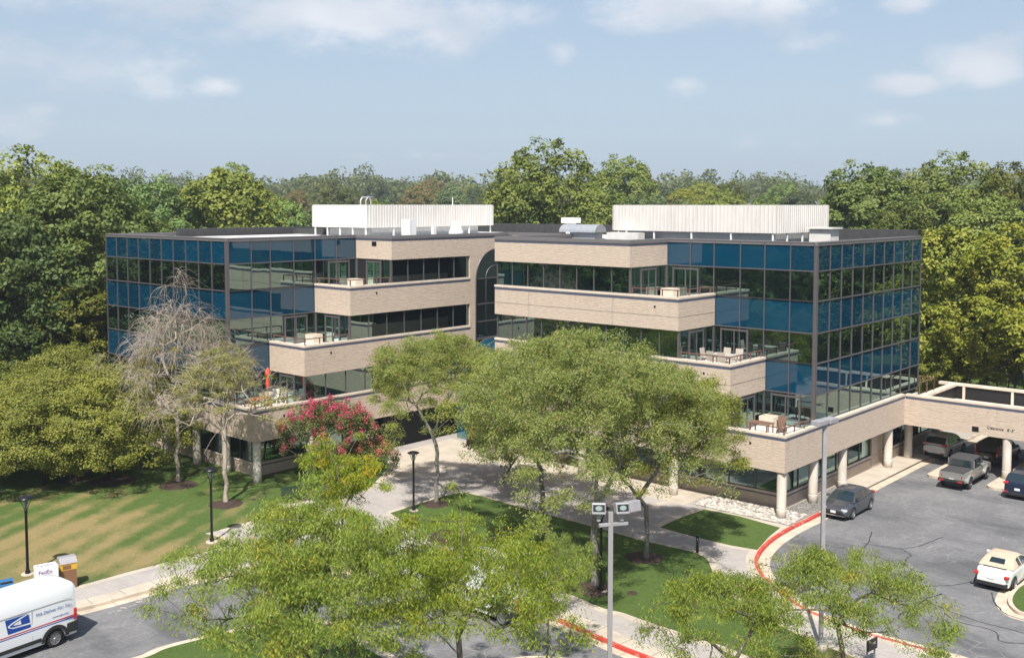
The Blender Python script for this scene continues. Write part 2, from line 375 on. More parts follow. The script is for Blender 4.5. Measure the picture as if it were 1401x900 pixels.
# leaves
def leaf(name, c1, c2, accent=None, af=.0, tr=.32, rnd=.35, objsat=.10):
    m = NM(name)
    at = m.n('ShaderNodeAttribute', attribute_name='tint'); oi = m.n('ShaderNodeObjectInfo')
    col = m.mix(at.outputs['Fac'], c1, c2)
    hs = m.n('ShaderNodeHueSaturation', i_Hue=m.rng(oi.outputs['Random'], 0, 1, .5-.035*rnd/.35, .5+.022*rnd/.35), i_Saturation=m.rng(oi.outputs['Random'], 0, 1, 1+objsat, 1-objsat), i_Value=m.rng(m.math('FRACT', m.math('MULTIPLY', oi.outputs['Random'], 7.3)), 0, 1, 1-rnd, 1+rnd), i_Color=col)
    col = hs.outputs[0]
    if accent:
        ac = m.math('LESS_THAN', m.math('FRACT', m.math('MULTIPLY', at.outputs['Fac'], 37.0)), af)
        col = m.mix(ac, col, accent)
    d = m.n('ShaderNodeBsdfDiffuse', i_Color=col); t = m.n('ShaderNodeBsdfTranslucent', i_Color=m.mix(.55, col, (.16, .19, .02)))
    g = m.n('ShaderNodeBsdfGlossy', i_Color=(.8, .85, .8), i_Roughness=.55)
    m1 = m.n('ShaderNodeMixShader', i_0=tr); m.t.links.new(d.outputs[0], m1.inputs[1]); m.t.links.new(t.outputs[0], m1.inputs[2])
    m2 = m.n('ShaderNodeMixShader', i_0=.018); m.t.links.new(m1.outputs[0], m2.inputs[1]); m.t.links.new(g.outputs[0], m2.inputs[2])
    m.t.links.new(m2.outputs[0], m.o.inputs[0])
leaf('leaf_forest', (.095, .15, .030), (.24, .295, .072), rnd=.42)
leaf('leaf_bright', (.14, .19, .025), (.32, .34, .065), rnd=.25)
leaf('leaf_yellow', (.17, .19, .018), (.36, .35, .045), rnd=.12)
leaf('leaf_locust', (.20, .265, .050), (.43, .46, .125), (.45, .33, .09), .04, tr=.5, rnd=.10)
leaf('leaf_locust_near', (.175, .265, .030), (.38, .45, .080), (.58, .48, .05), .02, tr=.5, rnd=.1)
leaf('leaf_locust_gold', (.34, .37, .045), (.52, .46, .06), (.65, .42, .03), .18, tr=.45, rnd=.1)
leaf('leaf_dull', (.19, .20, .04), (.34, .31, .08), rnd=.15)
leaf('leaf_crape', (.085, .13, .03), (.19, .19, .065), rnd=.1)
leaf('petal_pink', (.56, .04, .12), (.76, .11, .22), tr=.25, rnd=.1)
leaf('petal_coral', (.5, .12, .09), (.62, .26, .18), tr=.25, rnd=.1)
leaf('leaf_far', (.10, .14, .055), (.19, .22, .085), rnd=.35)
leaf('leaf_rust', (.13, .14, .035), (.26, .22, .07), (.42, .20, .09), .16, rnd=.25)
# ------------------------------------------------------------------ ground
def ground_sheet():
    rs = [0]+[6*1.23**i for i in range(34)]
    na = 96; vs = [(0, 0, AZ-.03)]; fs = []
    for r in rs[1:]:
        for k in range(na):
            x = r*math.sin(2*math.pi*k/na); y = r*math.cos(2*math.pi*k/na); vs.append((x, y, AZ-.03+terrain(x, y)))
    for k in range(na): fs.append((0, 1+(k+1) % na, 1+k))
    for i in range(len(rs)-2):
        for k in range(na): a = 1+i*na+k; b = 1+i*na+(k+1) % na; fs.append((a, b, b+na, a+na))
    mb = MB(); mb.add(vs, fs, True)
    return tag(mb.build('ground', MT['ground_grass']), kind='structure')
ground_sheet()
lot = [(-95, -45), (75, -45), (75, 40), tuple(LW(-30, 40)[:2]), tuple(LW(3, 46)[:2]), tuple(LW(30, 20)[:2]), (-60, 70), (-95, 50)]
tag(MB().poly(lot, AZ-.02, AZ).build('parking_lot', MT['asphalt']), kind='structure')

south = GP([(-500, 972), (-150, 880), (0, 848), (60, 840), (114, 829), (195.6, 807), (240, 794), (270, 788), (316, 782), (380, 777), (450, 776), (520, 779), (598, 788), (660, 803), (720, 826), (780, 851), (850, 882), (905, 903), (960, 927), (1040, 965), (1150, 1030)])
south = spline(south, 5)
north_px = [(1268, 621), (1248.8, 632), (1217, 648), (1185, 664), (1150, 684), (1113, 704), (1082, 719), (1064.5, 729), (1049, 740), (1037, 753), (1032, 766.7), (1037, 782), (1051, 798), (1073, 816.7), (1095.6, 831), (1118, 842), (1140, 851), (1162, 859), (1195.5, 870), (1240, 882), (1291, 896), (1350, 914), (1450, 950), (1600, 1010)]
north = [LW(-.75, 40), LW(-.75, 30)]+GP(north_px[1:]); north = [Vector((p.x, p.y, 0)) for p in spline(north, 5)]
walk = list(south)+list(reversed(north))
walk = [(p.x, p.y) for p in walk]+[tuple(LW(6, 50)[:2]), (-45, 135), (-130, 120), (-130, 40)]
tag(MB().poly(walk, AZ-.04, GZ).build('paved_walkway', MT['pavers']), kind='structure')

def curb(line, side, name, mat, w=.17, top=GZ+.012, out=.0):
    mb = MB(); strip(mb, offset(line, out), offset(line, out+side*w), AZ-.03, top); return tag(mb.build(name, MT[mat]), kind='structure')
# line orientation: south runs left->right, road on its right hand side (negative offset)
i_red_s = min(range(len(south)), key=lambda i: (south[i]-G(772, 848)).length)
curb(south[:i_red_s+1], -1, 'curb', 'curb'); curb(south[i_red_s:], -1, 'painted_curb', 'curb_red')
i0 = min(range(len(north)), key=lambda i: (north[i]-Vector((*G(1116, 702)[:2], 0))).length); i1 = min(range(len(north)), key=lambda i: (north[i]-Vector((*G(1291, 896)[:2], 0))).length)
curb(north[:i0+1], 1, 'curb', 'curb'); curb(north[i0:i1+1], 1, 'painted_curb', 'curb_red', .2); curb(north[i1:], 1, 'curb', 'curb')
def sheet(A, B, name, mat, z0, z1): mb = MB(); strip(mb, A, B, z0, z1); return tag(mb.build(name, MT[mat]), kind='structure')
sheet(offset(south, -.17), offset(south, -.62), 'gutter', 'curb', AZ-.02, AZ+.006)
sheet(offset(north, .2), offset(north, .8), 'gutter', 'curb', AZ-.02, AZ+.006)
# beige concrete bands of the walks
sheet(offset(south, .0), offset(south, .85), 'footpath', 'concrete_walk', GZ-.02, GZ+.005)
ni = [p for p in north[i0:]]
sheet(offset(ni, 0), offset(ni, -.45), 'footpath', 'concrete_walk', GZ-.02, GZ+.005)

def lawn_piece(px, name, mat, world=None, border=None, bw=.42):
    pts = [(p.x, p.y) for p in (spline(GP(px), 5) if not world else [Vector((*p[:2], 0)) for p in world])]
    o = tag(MB().poly(pts, GZ-.05, GZ+.03).build(name, MT[mat]), kind='structure')
    return o
ll = GP([(-500, 940), (-150, 856), (0, 824), (60, 812), (115.6, 798.7), (180, 781), (240, 765.8), (280, 755)])+GP([(315, 746)])
ll2 = GP([(316, 743), (296, 734), (279, 730)]); ll3 = GP([(300, 725), (350, 711), (390, 698), (410, 692), (425, 696), (438, 689), (470, 682), (500, 668), (518, 655), (530, 640)])
edge = spline(ll, 4)+spline(ll2, 4)+spline(ll3, 4)
lw = [(p.x, p.y) for p in edge]+[tuple(LW(31, -4)[:2]), tuple(LW(45, 5)[:2]), (-40, 120), (-125, 115), (-125, 42)]
tag(MB().poly(lw, GZ-.05, GZ+.03).build('lawn', MT['lawn_dry']), kind='structure')
sheet(spline(ll, 4), offset(spline(ll, 4), -.40), 'footpath', 'concrete_walk', GZ-.02, GZ+.007)
sheet(spline(ll2, 4), offset(spline(ll2, 4), -.40), 'footpath', 'concrete_walk', GZ-.02, GZ+.009)
sheet(spline(ll3, 4), offset(spline(ll3, 4), -.42), 'footpath', 'concrete_walk', GZ-.02, GZ+.011)

cl_n = spline(GP([(534, 702), (550, 697), (572, 690), (600, 681), (625, 675), (645, 676), (690, 688), (740, 702), (790, 715), (840, 729), (880, 740), (920, 749), (950, 756)]), 4)
cl_e = spline(GP([(950, 756), (966, 764), (972, 775), (980, 792), (996, 810), (1016, 827), (1051, 847), (1100, 872), (1170, 900), (1290, 945), (1390, 985)]), 4)
cl_s = spline(GP([(1330, 1010), (1150, 960), (1022, 897), (975.6, 879), (944, 869), (910, 858), (880, 848), (852, 838), (826, 832), (790, 817), (700, 779), (640, 755), (590, 733), (550, 712), (534, 702)]), 4)
tag(MB().poly([(p.x, p.y) for p in cl_n[:-1]+cl_e+cl_s[:-1]], GZ-.05, GZ+.03).build('lawn', MT['lawn_green']), kind='structure')
sheet(cl_n, offset(cl_n, .38), 'footpath', 'concrete_walk', GZ-.02, GZ+.007)
sheet(cl_e, offset(cl_e, .42), 'footpath', 'concrete_walk', GZ-.02, GZ+.009)
sheet(cl_s, offset(cl_s, .42), 'footpath', 'concrete_walk', GZ-.02, GZ+.013)
# small lawn by the right wing
tri = GP([(903, 721), (930, 709), (964, 697), (1010, 706), (1067, 722)])
tri2 = GP([(1067, 722), (1052, 734), (1036, 752)]); tri3 = GP([(1036, 752), (1000, 746), (967, 738), (935, 730), (903, 721)])
tag(MB().poly([(p.x, p.y) for p in tri+tri2[1:]+tri3[1:-1]], GZ-.05, GZ+.03).build('lawn', MT['lawn_green']), kind='structure')
T0 = [Vector((p.x, p.y, 0)) for p in tri3]; sheet(T0, offset(T0, .36), 'footpath', 'concrete_walk', GZ-.02, GZ+.007)
T1_ = [Vector((p.x, p.y, 0)) for p in GP([(964, 697), (1010, 706), (1067, 722), (1075, 724)])]; sheet(T1_, offset(T1_, .75), 'footpath', 'concrete_walk', GZ-.02, GZ+.009)
T2_ = [Vector((p.x, p.y, 0)) for p in GP([(903, 721), (930, 709), (964, 697)])]; sheet(T2_, offset(T2_, .5), 'footpath', 'concrete_walk', GZ-.02, GZ+.011)
T3_ = [Vector((p.x, p.y, 0)) for p in GP([(740, 684), (800, 700), (868, 703), (905, 690), (975, 678)])]; sheet(T3_, offset(T3_, .45), 'footpath', 'concrete_walk', GZ-.02, GZ+.015)
# entrance apron and its light bands
ap = [LW(29.5, -9), LW(24, -9), LW(22.5, -1.2), LW(6.2, -1.2), LW(6.2, 2.1), LW(23.4, 2.1), LW(30.2, 2.1)]
tag(MB().poly([(p.x, p.y) for p in ap], GZ-.02, GZ+.019).build('entrance_apron', MT['concrete_walk']), kind='structure')
# small planted island at the bottom middle
ic = G(738, 925); isl2 = [Vector((ic.x+2.6*math.cos(k*.35)*1.0, ic.y+1.9*math.sin(k*.35), 0)) for k in range(18)]
tag(MB().poly([(p.x, p.y) for p in isl2], AZ-.02, GZ+.01).build('curb', MT['curb']), kind='structure')
tag(MB().poly([(ic.x+(p.x-ic.x)*.9, ic.y+(p.y-ic.y)*.88) for p in isl2], AZ, GZ+.03).build('lawn', MT['lawn_green']), kind='structure')
# lot island, bottom right
isl = spline(GP([(1500, 770), (1440, 780), (1400, 796), (1384, 808), (1379, 822), (1390, 835), (1412, 842), (1470, 860), (1560, 880)]), 5)
ii = [(p.x, p.y) for p in isl]
tag(MB().poly(ii, AZ-.02, GZ+.01).build('curb', MT['curb']), kind='structure')
gi = offset(isl, .2); tag(MB().poly([(p.x, p.y) for p in gi], AZ, GZ+.03).build('lawn', MT['lawn_green']), kind='structure')
sheet(isl, offset(isl, -.55), 'gutter', 'curb', AZ-.02, AZ+.006)
# joints across the kerbs and the concrete bands
def joints(line, d0, d1, step, zt, mb):
    acc_ = 0
    for p, q in zip(line[:-1], line[1:]):
        acc_ += (q-p).length
        if acc_ < step: continue
        acc_ = 0; t = (q-p).normalized(); n_ = Vector((-t.y, t.x, 0)); a, b = p+n_*d0, p+n_*d1
        mb.add([tuple((a-t*.014).xy)+(zt,), tuple((a+t*.014).xy)+(zt,), tuple((b+t*.014).xy)+(zt,), tuple((b-t*.014).xy)+(zt,)], [(0, 1, 2, 3)])
jm = MB()
def dense(L): return [L[i].lerp(L[i+1], k/6) for i in range(len(L)-1) for k in range(6)]+[L[-1]]
sd_, nd_ = dense(south), dense(north)
joints(sd_, 0, -.17, 2.4, GZ+.016, jm); joints(sd_, .0, .85, 1.6, GZ+.010, jm); joints(nd_, .2, 0, 3.0, GZ+.016, jm); joints(dense(ni), 0, -.45, 1.6, GZ+.010, jm); joints(sd_, -.17, -.62, 2.4, AZ+.010, jm); joints(nd_, .2, .8, 3.0, AZ+.010, jm)
for L_, s_ in ((cl_n, .38), (cl_e, .42), (cl_s, .42)): joints(dense(L_), 0, s_, 1.6, GZ+.019, jm)
tag(jm.build('paving_joint', simple('joint_dark', (.16, .135, .11), .95)), kind='structure')
# planted median in front, where the near trees grow
md = spline(GP([(60, 960), (150, 912), (200, 896), (232, 883), (320, 862), (400, 849), (440, 850), (480, 866), (520, 893), (600, 935), (700, 1000)]), 5)
md_poly = [(p.x, p.y) for p in md]+[(3, 26), (-22, 26)]
tag(MB().poly(md_poly, AZ-.02, GZ+.01).build('curb', MT['curb']), kind='structure')
mdi = offset(md, -.2); tag(MB().poly([(p.x, p.y) for p in mdi]+[(2.6, 26.4), (-21, 26.4)], AZ, GZ+.03).build('lawn', MT['lawn_green']), kind='structure')
sheet(md, offset(md, .5), 'gutter', 'curb', AZ-.02, AZ+.006)
# bare bed at the very bottom right of the walk
# tar seams over the cracks of the lot
seams = [[(1193, 727), (1188, 741), (1178, 752), (1165, 763), (1145, 770), (1127, 775)], [(1180, 743), (1206, 747), (1232, 750), (1256, 747), (1273, 741)],
         [(1232, 750), (1246, 759), (1238, 767), (1243, 777), (1262, 783)], [(1338, 793), (1310, 799), (1286, 801), (1266, 802), (1256, 809), (1262, 818), (1289, 812)],
         [(1289, 812), (1266, 820), (1250, 831), (1232, 839), (1229, 846)], [(1270, 823), (1300, 836), (1340, 850), (1372, 858), (1402, 866)],
         [(1292, 838), (1310, 850), (1345, 858), (1362, 864), (1370, 877), (1402, 880)], [(1357, 810), (1361, 824), (1376, 839), (1402, 848)], [(1273, 741), (1290, 734)], [(1127, 775), (1100, 779)]]
mbs = MB()
rs_ = random.Random(3)
for sm in seams:
    L = [Vector((*G(u, v, AZ)[:2], 0)) for u, v in sm]; L = spline(L, 6); L = [p+Vector((rs_.uniform(-.03, .03), rs_.uniform(-.03, .03), 0)) for p in L]
    A = offset(L, .035); B = offset(L, -.03)
    A = [a.lerp(b, rs_.uniform(-.2, .25)) for a, b in zip(A, B)]
    strip(mbs, A, B, AZ+.002, AZ+.006)
tag(mbs.build('road_crack_seam', MT['tar']), kind='structure')
# mulch rings
def ring(u, v, r, name='mulch_bed'):
    p = G(u, v); rr = random.Random(int(u)); n = 26
    prof = [(p.x+math.cos(2*math.pi*k/n)*r*(1+rr.uniform(-.07, .07)), p.y+math.sin(2*math.pi*k/n)*r*(1+rr.uniform(-.07, .07))) for k in range(n)]
    vs = [(p.x, p.y, GZ+.12)]+[(p.x+(x-p.x)*.6, p.y+(y-p.y)*.6, GZ+.10) for x, y in prof]+[(x, y, GZ+.028) for x, y in prof]
    fs = [(0, 1+k, 1+(k+1) % n) for k in range(n)]+[(1+k, 1+n+k, 1+n+(k+1) % n, 1+(k+1) % n) for k in range(n)]
    return tag(MB().add(vs, fs, True).build(name, MT['mulch']), kind='structure')
for u, v, r in ((244, 664, 1.25), (309, 690, 1.1), (157, 658, 1.5), (100, 655, 1.3), (597, 690, .9), (811, 806, 1.05), (881, 763, 1.05), (865, 812, .28), (620, 735, 1.5)): ring(u, v, r)
# shaded bed of river stone along the right wing
bed = [LW(6.0, 2.1), LW(6.0, .2), LW(5.2, -.75), LW(-.72, -.75), LW(-.72, 9.6), LW(1.0, 9.6), LW(1.0, 2.1)]
tag(MB().poly([(p.x, p.y) for p in bed], GZ-.02, GZ+.021).build('gravel_bed', MT['gravel_bed']), kind='structure')
rr = random.Random(11)
def stones(n, fn, name, mat, r0, r1):
    vs = []; fs = []
    base = [(1, 0, 0), (.3, .95, 0), (-.8, .6, 0), (-.9, -.5, 0), (.2, -1, 0), (0, 0, .7), (.1, .1, -.5)]
    for _ in range(n):
        p = fn(); r = rr.uniform(r0, r1); a = rr.uniform(0, 6.28); ca, sa = math.cos(a), math.sin(a); k1 = rr.uniform(.6, 1.2); o = len(vs)
        for (x, y, z) in base:
            x *= r; y *= r*k1; vs.append((p[0]+x*ca-y*sa, p[1]+x*sa+y*ca, GZ+.03+z*r*.7+rr.uniform(0, .02)))
        for k in range(5): fs += [(o+k, o+(k+1) % 5, o+5), (o+(k+1) % 5, o+k, o+6)]
    return tag(MB().add(vs, fs).build(name, MT[mat]), kind='stuff')
stones(1500, lambda: LW(rr.uniform(-.6, 5.9), rr.uniform(-.65, 1.9) if rr.random() < .8 else rr.uniform(-.6, .2)), 'river_stones', 'river_stone', .05, .15)
stones(900, lambda: LW(rr.uniform(-.65, .95), rr.uniform(2, 9.5)), 'dark_gravel', 'stone_grey', .03, .08)
# paved strip and step by the side entrance
tag(MB().poly([tuple(p[:2]) for p in (LW(-.7, 9.6), LW(-.7, 30), LW(1.1, 30), LW(1.1, 9.6))], GZ-.02, GZ+.023).build('footpath', MT['concrete_walk']), kind='structure')
# column pads under the canopy
for k, (a0, b0, b1) in enumerate(((-2.95, 16.2, 24.0), (-7.0, 15.9, 28.0), (-14.6, 15.9, 28))):
    pts = [LW(a0+.55, b0+.4), LW(a0+.3, b0+.1), LW(a0, b0), LW(a0-.5, b0+.05), LW(a0-.95, b0+1.4), LW(a0-.95, b1), LW(a0+.55, b1)]
    tag(MB().poly([(p.x, p.y) for p in pts], AZ-.02, GZ+.01).build('kerb_island', MT['curb']), kind='structure')

# ------------------------------------------------------------------ the building
BB = [0, 2.6, 6.56, 10.48, 14.38]; TT = [0, 4.7, 8.58, 12.5, 16.0]; RZ = 16.2
BG = 4.5; AC = .35; RA = [0, 0, 3.72, 7.5, 11.3, 11.3]
AG = 34.4; BC = -15.6; LB = [0, -16.35, -12.2, -8.1, -4.06, -4.06]; AL = 30.2; AE = 23.42
RFAR = 21.9; AFAR = 51.6
bld = empty('office_building', (OX, OY, 0), BROT, 'four storey office block with blue mirror glass and stepped beige brick balconies', 'office building')
def part(mb, name, mat, parent=None, **k): return mb.build(name, MT[mat], parent or bld, **k)
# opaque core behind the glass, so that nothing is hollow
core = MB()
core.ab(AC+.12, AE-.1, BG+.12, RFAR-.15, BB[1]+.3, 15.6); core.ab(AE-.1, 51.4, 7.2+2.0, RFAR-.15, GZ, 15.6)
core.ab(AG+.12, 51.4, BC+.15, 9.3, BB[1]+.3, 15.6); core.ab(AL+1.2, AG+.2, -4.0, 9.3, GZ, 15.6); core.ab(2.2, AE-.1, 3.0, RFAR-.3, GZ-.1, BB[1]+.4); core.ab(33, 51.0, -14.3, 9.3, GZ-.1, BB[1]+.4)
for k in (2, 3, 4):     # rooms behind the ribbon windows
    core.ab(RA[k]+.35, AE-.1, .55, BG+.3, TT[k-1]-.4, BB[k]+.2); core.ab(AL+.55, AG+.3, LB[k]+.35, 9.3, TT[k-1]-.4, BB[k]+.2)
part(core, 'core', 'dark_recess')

def brickband(k):
    z0, z1 = BB[k], TT[k]
    a0, b0 = RA[k], LB[k]
    # right wing
    w = MB(); w.ab(a0, AE, 0, .35, z0, z1)
    if k > 1: w.ab(a0, a0+.35, .352, BG-.05, z0, z1)
    else: w.ab(0, .33, .352, 18.5, z0, z1)
    w.ab(AE-.35, AE-.003, .352, 9.0, z0, z1)
    o = part(w, 'brick_band', 'brick')
    s = MB(); s.ab(a0+.34, AE-.36, .34, BG+.3, z0+.02, z1-.3)
    if k == 1: s.ab(.32, 3.0, BG-.2, RFAR, z0+.02, z1-.25)
    s.build('floor_slab', MT['soffit'], o)
    c = MB(); e = .05; ct = z1+.14 if k < 4 else RZ
    if k < 4: c.ab(a0-e, AE+.01, -e, .42, z1+.001, ct)
    cs = c
    if 1 < k < 4: cs.ab(a0-e, a0+.42, .421, BG-.06, z1+.001, ct)
    if k == 1: cs.ab(-e, .36, .421, 18.44, z1+.001, ct)
    if k < 4: cs.build('coping', MT['coping'], o)
    # blue line
    zs = z1-.13 if k < 4 else z1-.16
    bl = MB(); bl.ab(a0-.012, AE, -.012, .01, zs-.05, zs+.05)
    if k > 1: bl.ab(a0-.012, a0+.02, .012, BG-.05, zs-.05, zs+.05)
    else: bl.ab(-.012, .02, .012, 18.48, zs-.05, zs+.05)
    bl.build('blue_stripe', MT['stripe_blue'], o)
    # recessed joints in the brickwork
    if k in (2, 3):
        jj = MB(); jj.ab(a0-.006, AE-.01, -.006, .01, z0+.86, z0+.885); jj.ab(a0-.006, a0+.02, .011, BG-.06, z0+.86, z0+.885)
        for aj in (a0+5.2, a0+12.6): jj.ab(aj, aj+.02, -.006, .01, z0+.01, z1-.2)
        jj.build('control_joint', MT['joint_dark'], o)
    # left wing
    w = MB(); w.ab(AL, AL+.35, b0, 4.37 if k > 0 else 5, z0, z1)
    if k > 1: w.ab(AL+.352, AG-.05, b0, b0+.35, z0, z1)
    else: w.ab(AL+.352, 53, b0, b0+.33, z0, z1)
    o = part(w, 'brick_band', 'brick')
    s = MB(); s.ab(AL+.34, AG+.3, b0+.34, 4.3, z0+.02, z1-.3)
    if k == 1: s.ab(AG, 52.5, b0+.32, -13, z0+.02, z1-.25)
    s.build('floor_slab', MT['soffit'], o)
    cs = MB()
    if k < 4:
        cs.ab(AL-e, AL+.42, b0-e, 4.36, z1+.001, z1+.14)
        if k > 1: cs.ab(AL+.421, AG-.06, b0-e, b0+.42, z1+.001, z1+.14)
        else: cs.ab(AL+.421, 53.05, b0-e, b0+.42, z1+.001, z1+.14)
        cs.build('coping', MT['coping'], o)
    bl = MB(); bl.ab(AL-.012, AL+.01, b0-.012, 4.37, zs-.05, zs+.05)
    bl.ab(AL+.012, AG-.05 if k > 1 else 53, b0-.012, b0+.02, zs-.05, zs+.05)
    bl.build('blue_stripe', MT['stripe_blue'], o)
for k in (1, 2, 3, 4): brickband(k)
# brick wall round the arch (plane a = AL, b 4.37 .. 11)
ACB, ARR, ASP = 7.45, 2.42, 12.45      # arch centre, radius, spring height
w = MB(); x0 = AL
n = 24; pts = [(4.37, RZ-.2), (4.37, 1.5), (ACB-ARR, 1.5), (ACB-ARR, ASP)]+[(ACB-ARR*math.cos(math.pi*k/n), ASP+ARR*math.sin(math.pi*k/n)) for k in range(1, n)]+[(ACB+ARR, ASP), (ACB+ARR, 1.5), (12, 1.5), (12, RZ-.2)]
for off, rev in ((0, False), (.35, True)):
    vs = [(-(x0+off), b, z) for b, z in pts]; w.add(vs, [tuple(range(len(vs)))[::-1 if not rev else 1]])
m_ = len(pts); vs = [(-x0, b, z) for b, z in pts]+[(-(x0+.35), b, z) for b, z in pts]
w.add(vs, [(i, (i+1) % m_, m_+(i+1) % m_, m_+i) for i in range(m_)])
aw = part(w, 'arch_wall', 'brick')
bl = MB(); bl.ab(AL-.012, AL+.01, 4.371, 9.5, 15.79, 15.89); bl.build('blue_stripe', MT['stripe_blue'], aw)
# arch frame and glass
fr = MB(); gl = MB()
def arc(mb, r, xx, w_, n=28, full=True):
    P = [(ACB-r, 7.5), (ACB-r, ASP)]+[(ACB-r*math.cos(math.pi*k/n), ASP+r*math.sin(math.pi*k/n)) for k in range(1, n)]+[(ACB+r, ASP), (ACB+r, 7.5)]
    mb.tube([(-xx, b, z) for b, z in P], w_, 6)
arc(fr, ARR-.03, AL-.01, .07); arc(fr, ARR*.42, AL+.16, .035)
for z in (ASP, 10.35, 8.9): fr.ab(AL+.12, AL+.2, ACB-ARR, ACB+ARR, z-.05, z+.05)
fr.ab(AL+.05, AL+.25, ACB-ARR, ACB+ARR, 7.4, 7.56)
part(fr, 'arch_frame', 'frame')
rows = [7.5, 8.9, 10.35, ASP]
cols = [ACB-ARR, ACB-ARR*.42, ACB+ARR*.42, ACB+ARR]
for i in range(3):
    for j in range(3):
        if cols[j] > 9.6: continue
        q = MB(); q.quad((-(AL+.17), cols[j], rows[i]), (-(AL+.17), cols[j+1], rows[i]), (-(AL+.17), cols[j+1], rows[i+1]), (-(AL+.17), cols[j], rows[i+1])); part(q, 'arch_window', 'glass_vision')
P = [(ACB-ARR*math.cos(math.pi*k/20), ASP+ARR*math.sin(math.pi*k/20)) for k in range(21)]
q = MB(); q.add([(-(AL+.17), b, z) for b, z in P], [tuple(range(21))]); part(q, 'arch_window', 'glass_vision')
# glazed entrance vault
vt = empty('entrance_vault', (0, 0, 0)); vt.parent = bld
VR, VB, VZ = 4.3, 7.0, 3.2
for xx in (30.1, 29.0, 27.9, 26.8, 25.7):
    f_ = MB(); f_.tube([(-xx, VB-VR*math.cos(math.pi*k/24), VZ+VR*math.sin(math.pi*k/24)) for k in range(25)], .06, 6); f_.build('rib', MT['frame'], vt)
f_ = MB()
for k in (3, 8, 12, 16, 21):
    a_ = math.pi*k/24; f_.tube([(-30.1, VB-VR*math.cos(a_), VZ+VR*math.sin(a_)), (-25.7, VB-VR*math.cos(a_), VZ+VR*math.sin(a_))], .04, 5)
f_.ab(25.7, 30.1, VB-VR-.1, VB-VR+.1, VZ-.15, VZ+.05); f_.build('purlin', MT['frame'], vt)
q = MB()
for k in range(24):
    a0_, a1_ = math.pi*k/24, math.pi*(k+1)/24; r_ = VR-.03
    q.quad((-30.1, VB-r_*math.cos(a0_), VZ+r_*math.sin(a0_)), (-25.7, VB-r_*math.cos(a0_), VZ+r_*math.sin(a0_)), (-25.7, VB-r_*math.cos(a1_), VZ+r_*math.sin(a1_)), (-30.1, VB-r_*math.cos(a1_), VZ+r_*math.sin(a1_)))
q.add([(-25.75, VB-(VR-.03)*math.cos(math.pi*k/24), VZ+(VR-.03)*math.sin(math.pi*k/24)) for k in range(25)], [tuple(range(25))])
q.ab(25.8, 30.1, VB-VR+.02, VB-VR+.06, GZ, VZ-.1); q.build('vault_glass', MT['glass_blue'], vt)

# glass walls -------------------------------------------------------------
rp = random.Random(5)
def pane(p0, du, w_, z0, z1, mat, name, nrm, parent=None):
    """flat pane set in its own slightly racked opening; p0 = start (a,b), du = unit direction in (a,b)"""
    t1, t2 = rp.uniform(-.006, .006), rp.uniform(-.005, .005)
    mb = MB(); o = []
    for (s_, z) in ((0, z0), (1, z0), (1, z1), (0, z1)):
        d = t1*(s_-.5)+t2*((z-z0)/(z1-z0)-.5)
        a = p0[0]+du[0]*w_*s_+nrm[0]*d; b = p0[1]+du[1]*w_*s_+nrm[1]*d; o.append((-a, b, z))
    e1=(o[1][0]-o[0][0], o[1][1]-o[0][1]); nx, ny = e1[1], -e1[0]   # quad normal for a +z second edge
    if nx*-nrm[0]+ny*nrm[1] < 0: o = o[::-1]
    mb.quad(*o)
    ob = mb.build(name, MT[mat], parent or bld)
    return ob
def curtain(fixed, val, stops, zrows, nrm, frame_name='window_frame', post=.055, deep=.06, parent=None, sp='spandrel_panel', vi='window', start_row=0):
    """fixed 'a' or 'b'; stops along the other axis; zrows list of (z0,z1,kind)"""
    fr = MB()
    for (z0, z1, kind) in zrows:
        for i in range(len(stops)-1):
            s0, s1 = stops[i], stops[i+1]
            p0 = (val, s0) if fixed == 'a' else (s0, val); du = (0, 1) if fixed == 'a' else (1, 0)
            pane(p0, du, s1-s0, z0, z1, 'glass_spandrel' if kind == 's' else 'glass_vision', sp if kind == 's' else vi, nrm, parent)
    zs = sorted({z for r in zrows for z in r[:2]}); zlo, zhi = zs[0], zs[-1]
    na, nb = nrm
    def bar(s0, s1, z0, z1, o0=.0, o1=deep):
        if fixed == 'a': fr.ab(val+na*o0-na*.03, val+na*o1, s0, s1, z0, z1)
        else: fr.ab(s0, s1, val+nb*o0-nb*.03, val+nb*o1, z0, z1)
    for s_ in stops: bar(s_-post/2, s_+post/2, zlo, zhi)
    for z in zs: bar(min(stops), max(stops), z-.035, z+.035, 0, deep+.012)
    return part(fr, frame_name, 'frame', parent)
def lin(a, b, n): return [a+(b-a)*i/n for i in range(n+1)]
ZR = [(TT[3]+.0, BB[4], 'v'), (BB[3], TT[3], 's'), (TT[2], BB[3], 'v'), (BB[2], TT[2], 's'), (TT[1]+.14, BB[2], 'v')]
top = (BB[4], RZ-.08, 's')
# right wing side face and left wing end face (complete grids)
curtain('a', AC, lin(BG+.14, RFAR, 10), [top]+ZR, (-1, 0))
curtain('b', BC, lin(AG+.14, AFAR, 10), [top]+ZR, (0, -1))
# stepped fronts
RM = [AC+.14, 2.1, 3.72+.17, 5.65, 7.5+.12, 9.45, 11.3]
LM = [BC+.14, -13.6, -12.0, -9.95, -8.0, -6.0, -4.06]
def sub(st, n): return st[:n+1]
for (fx, val, M_, nr) in (('b', BG, RM, (0, -1)), ('a', AG, LM, (-1, 0))):
    curtain(fx, val, M_, [top, ZR[0]], nr)
    curtain(fx, val, sub(M_, 4), [ZR[1], ZR[2]], nr)
    curtain(fx, val, sub(M_, 2), [ZR[3], ZR[4]], nr)
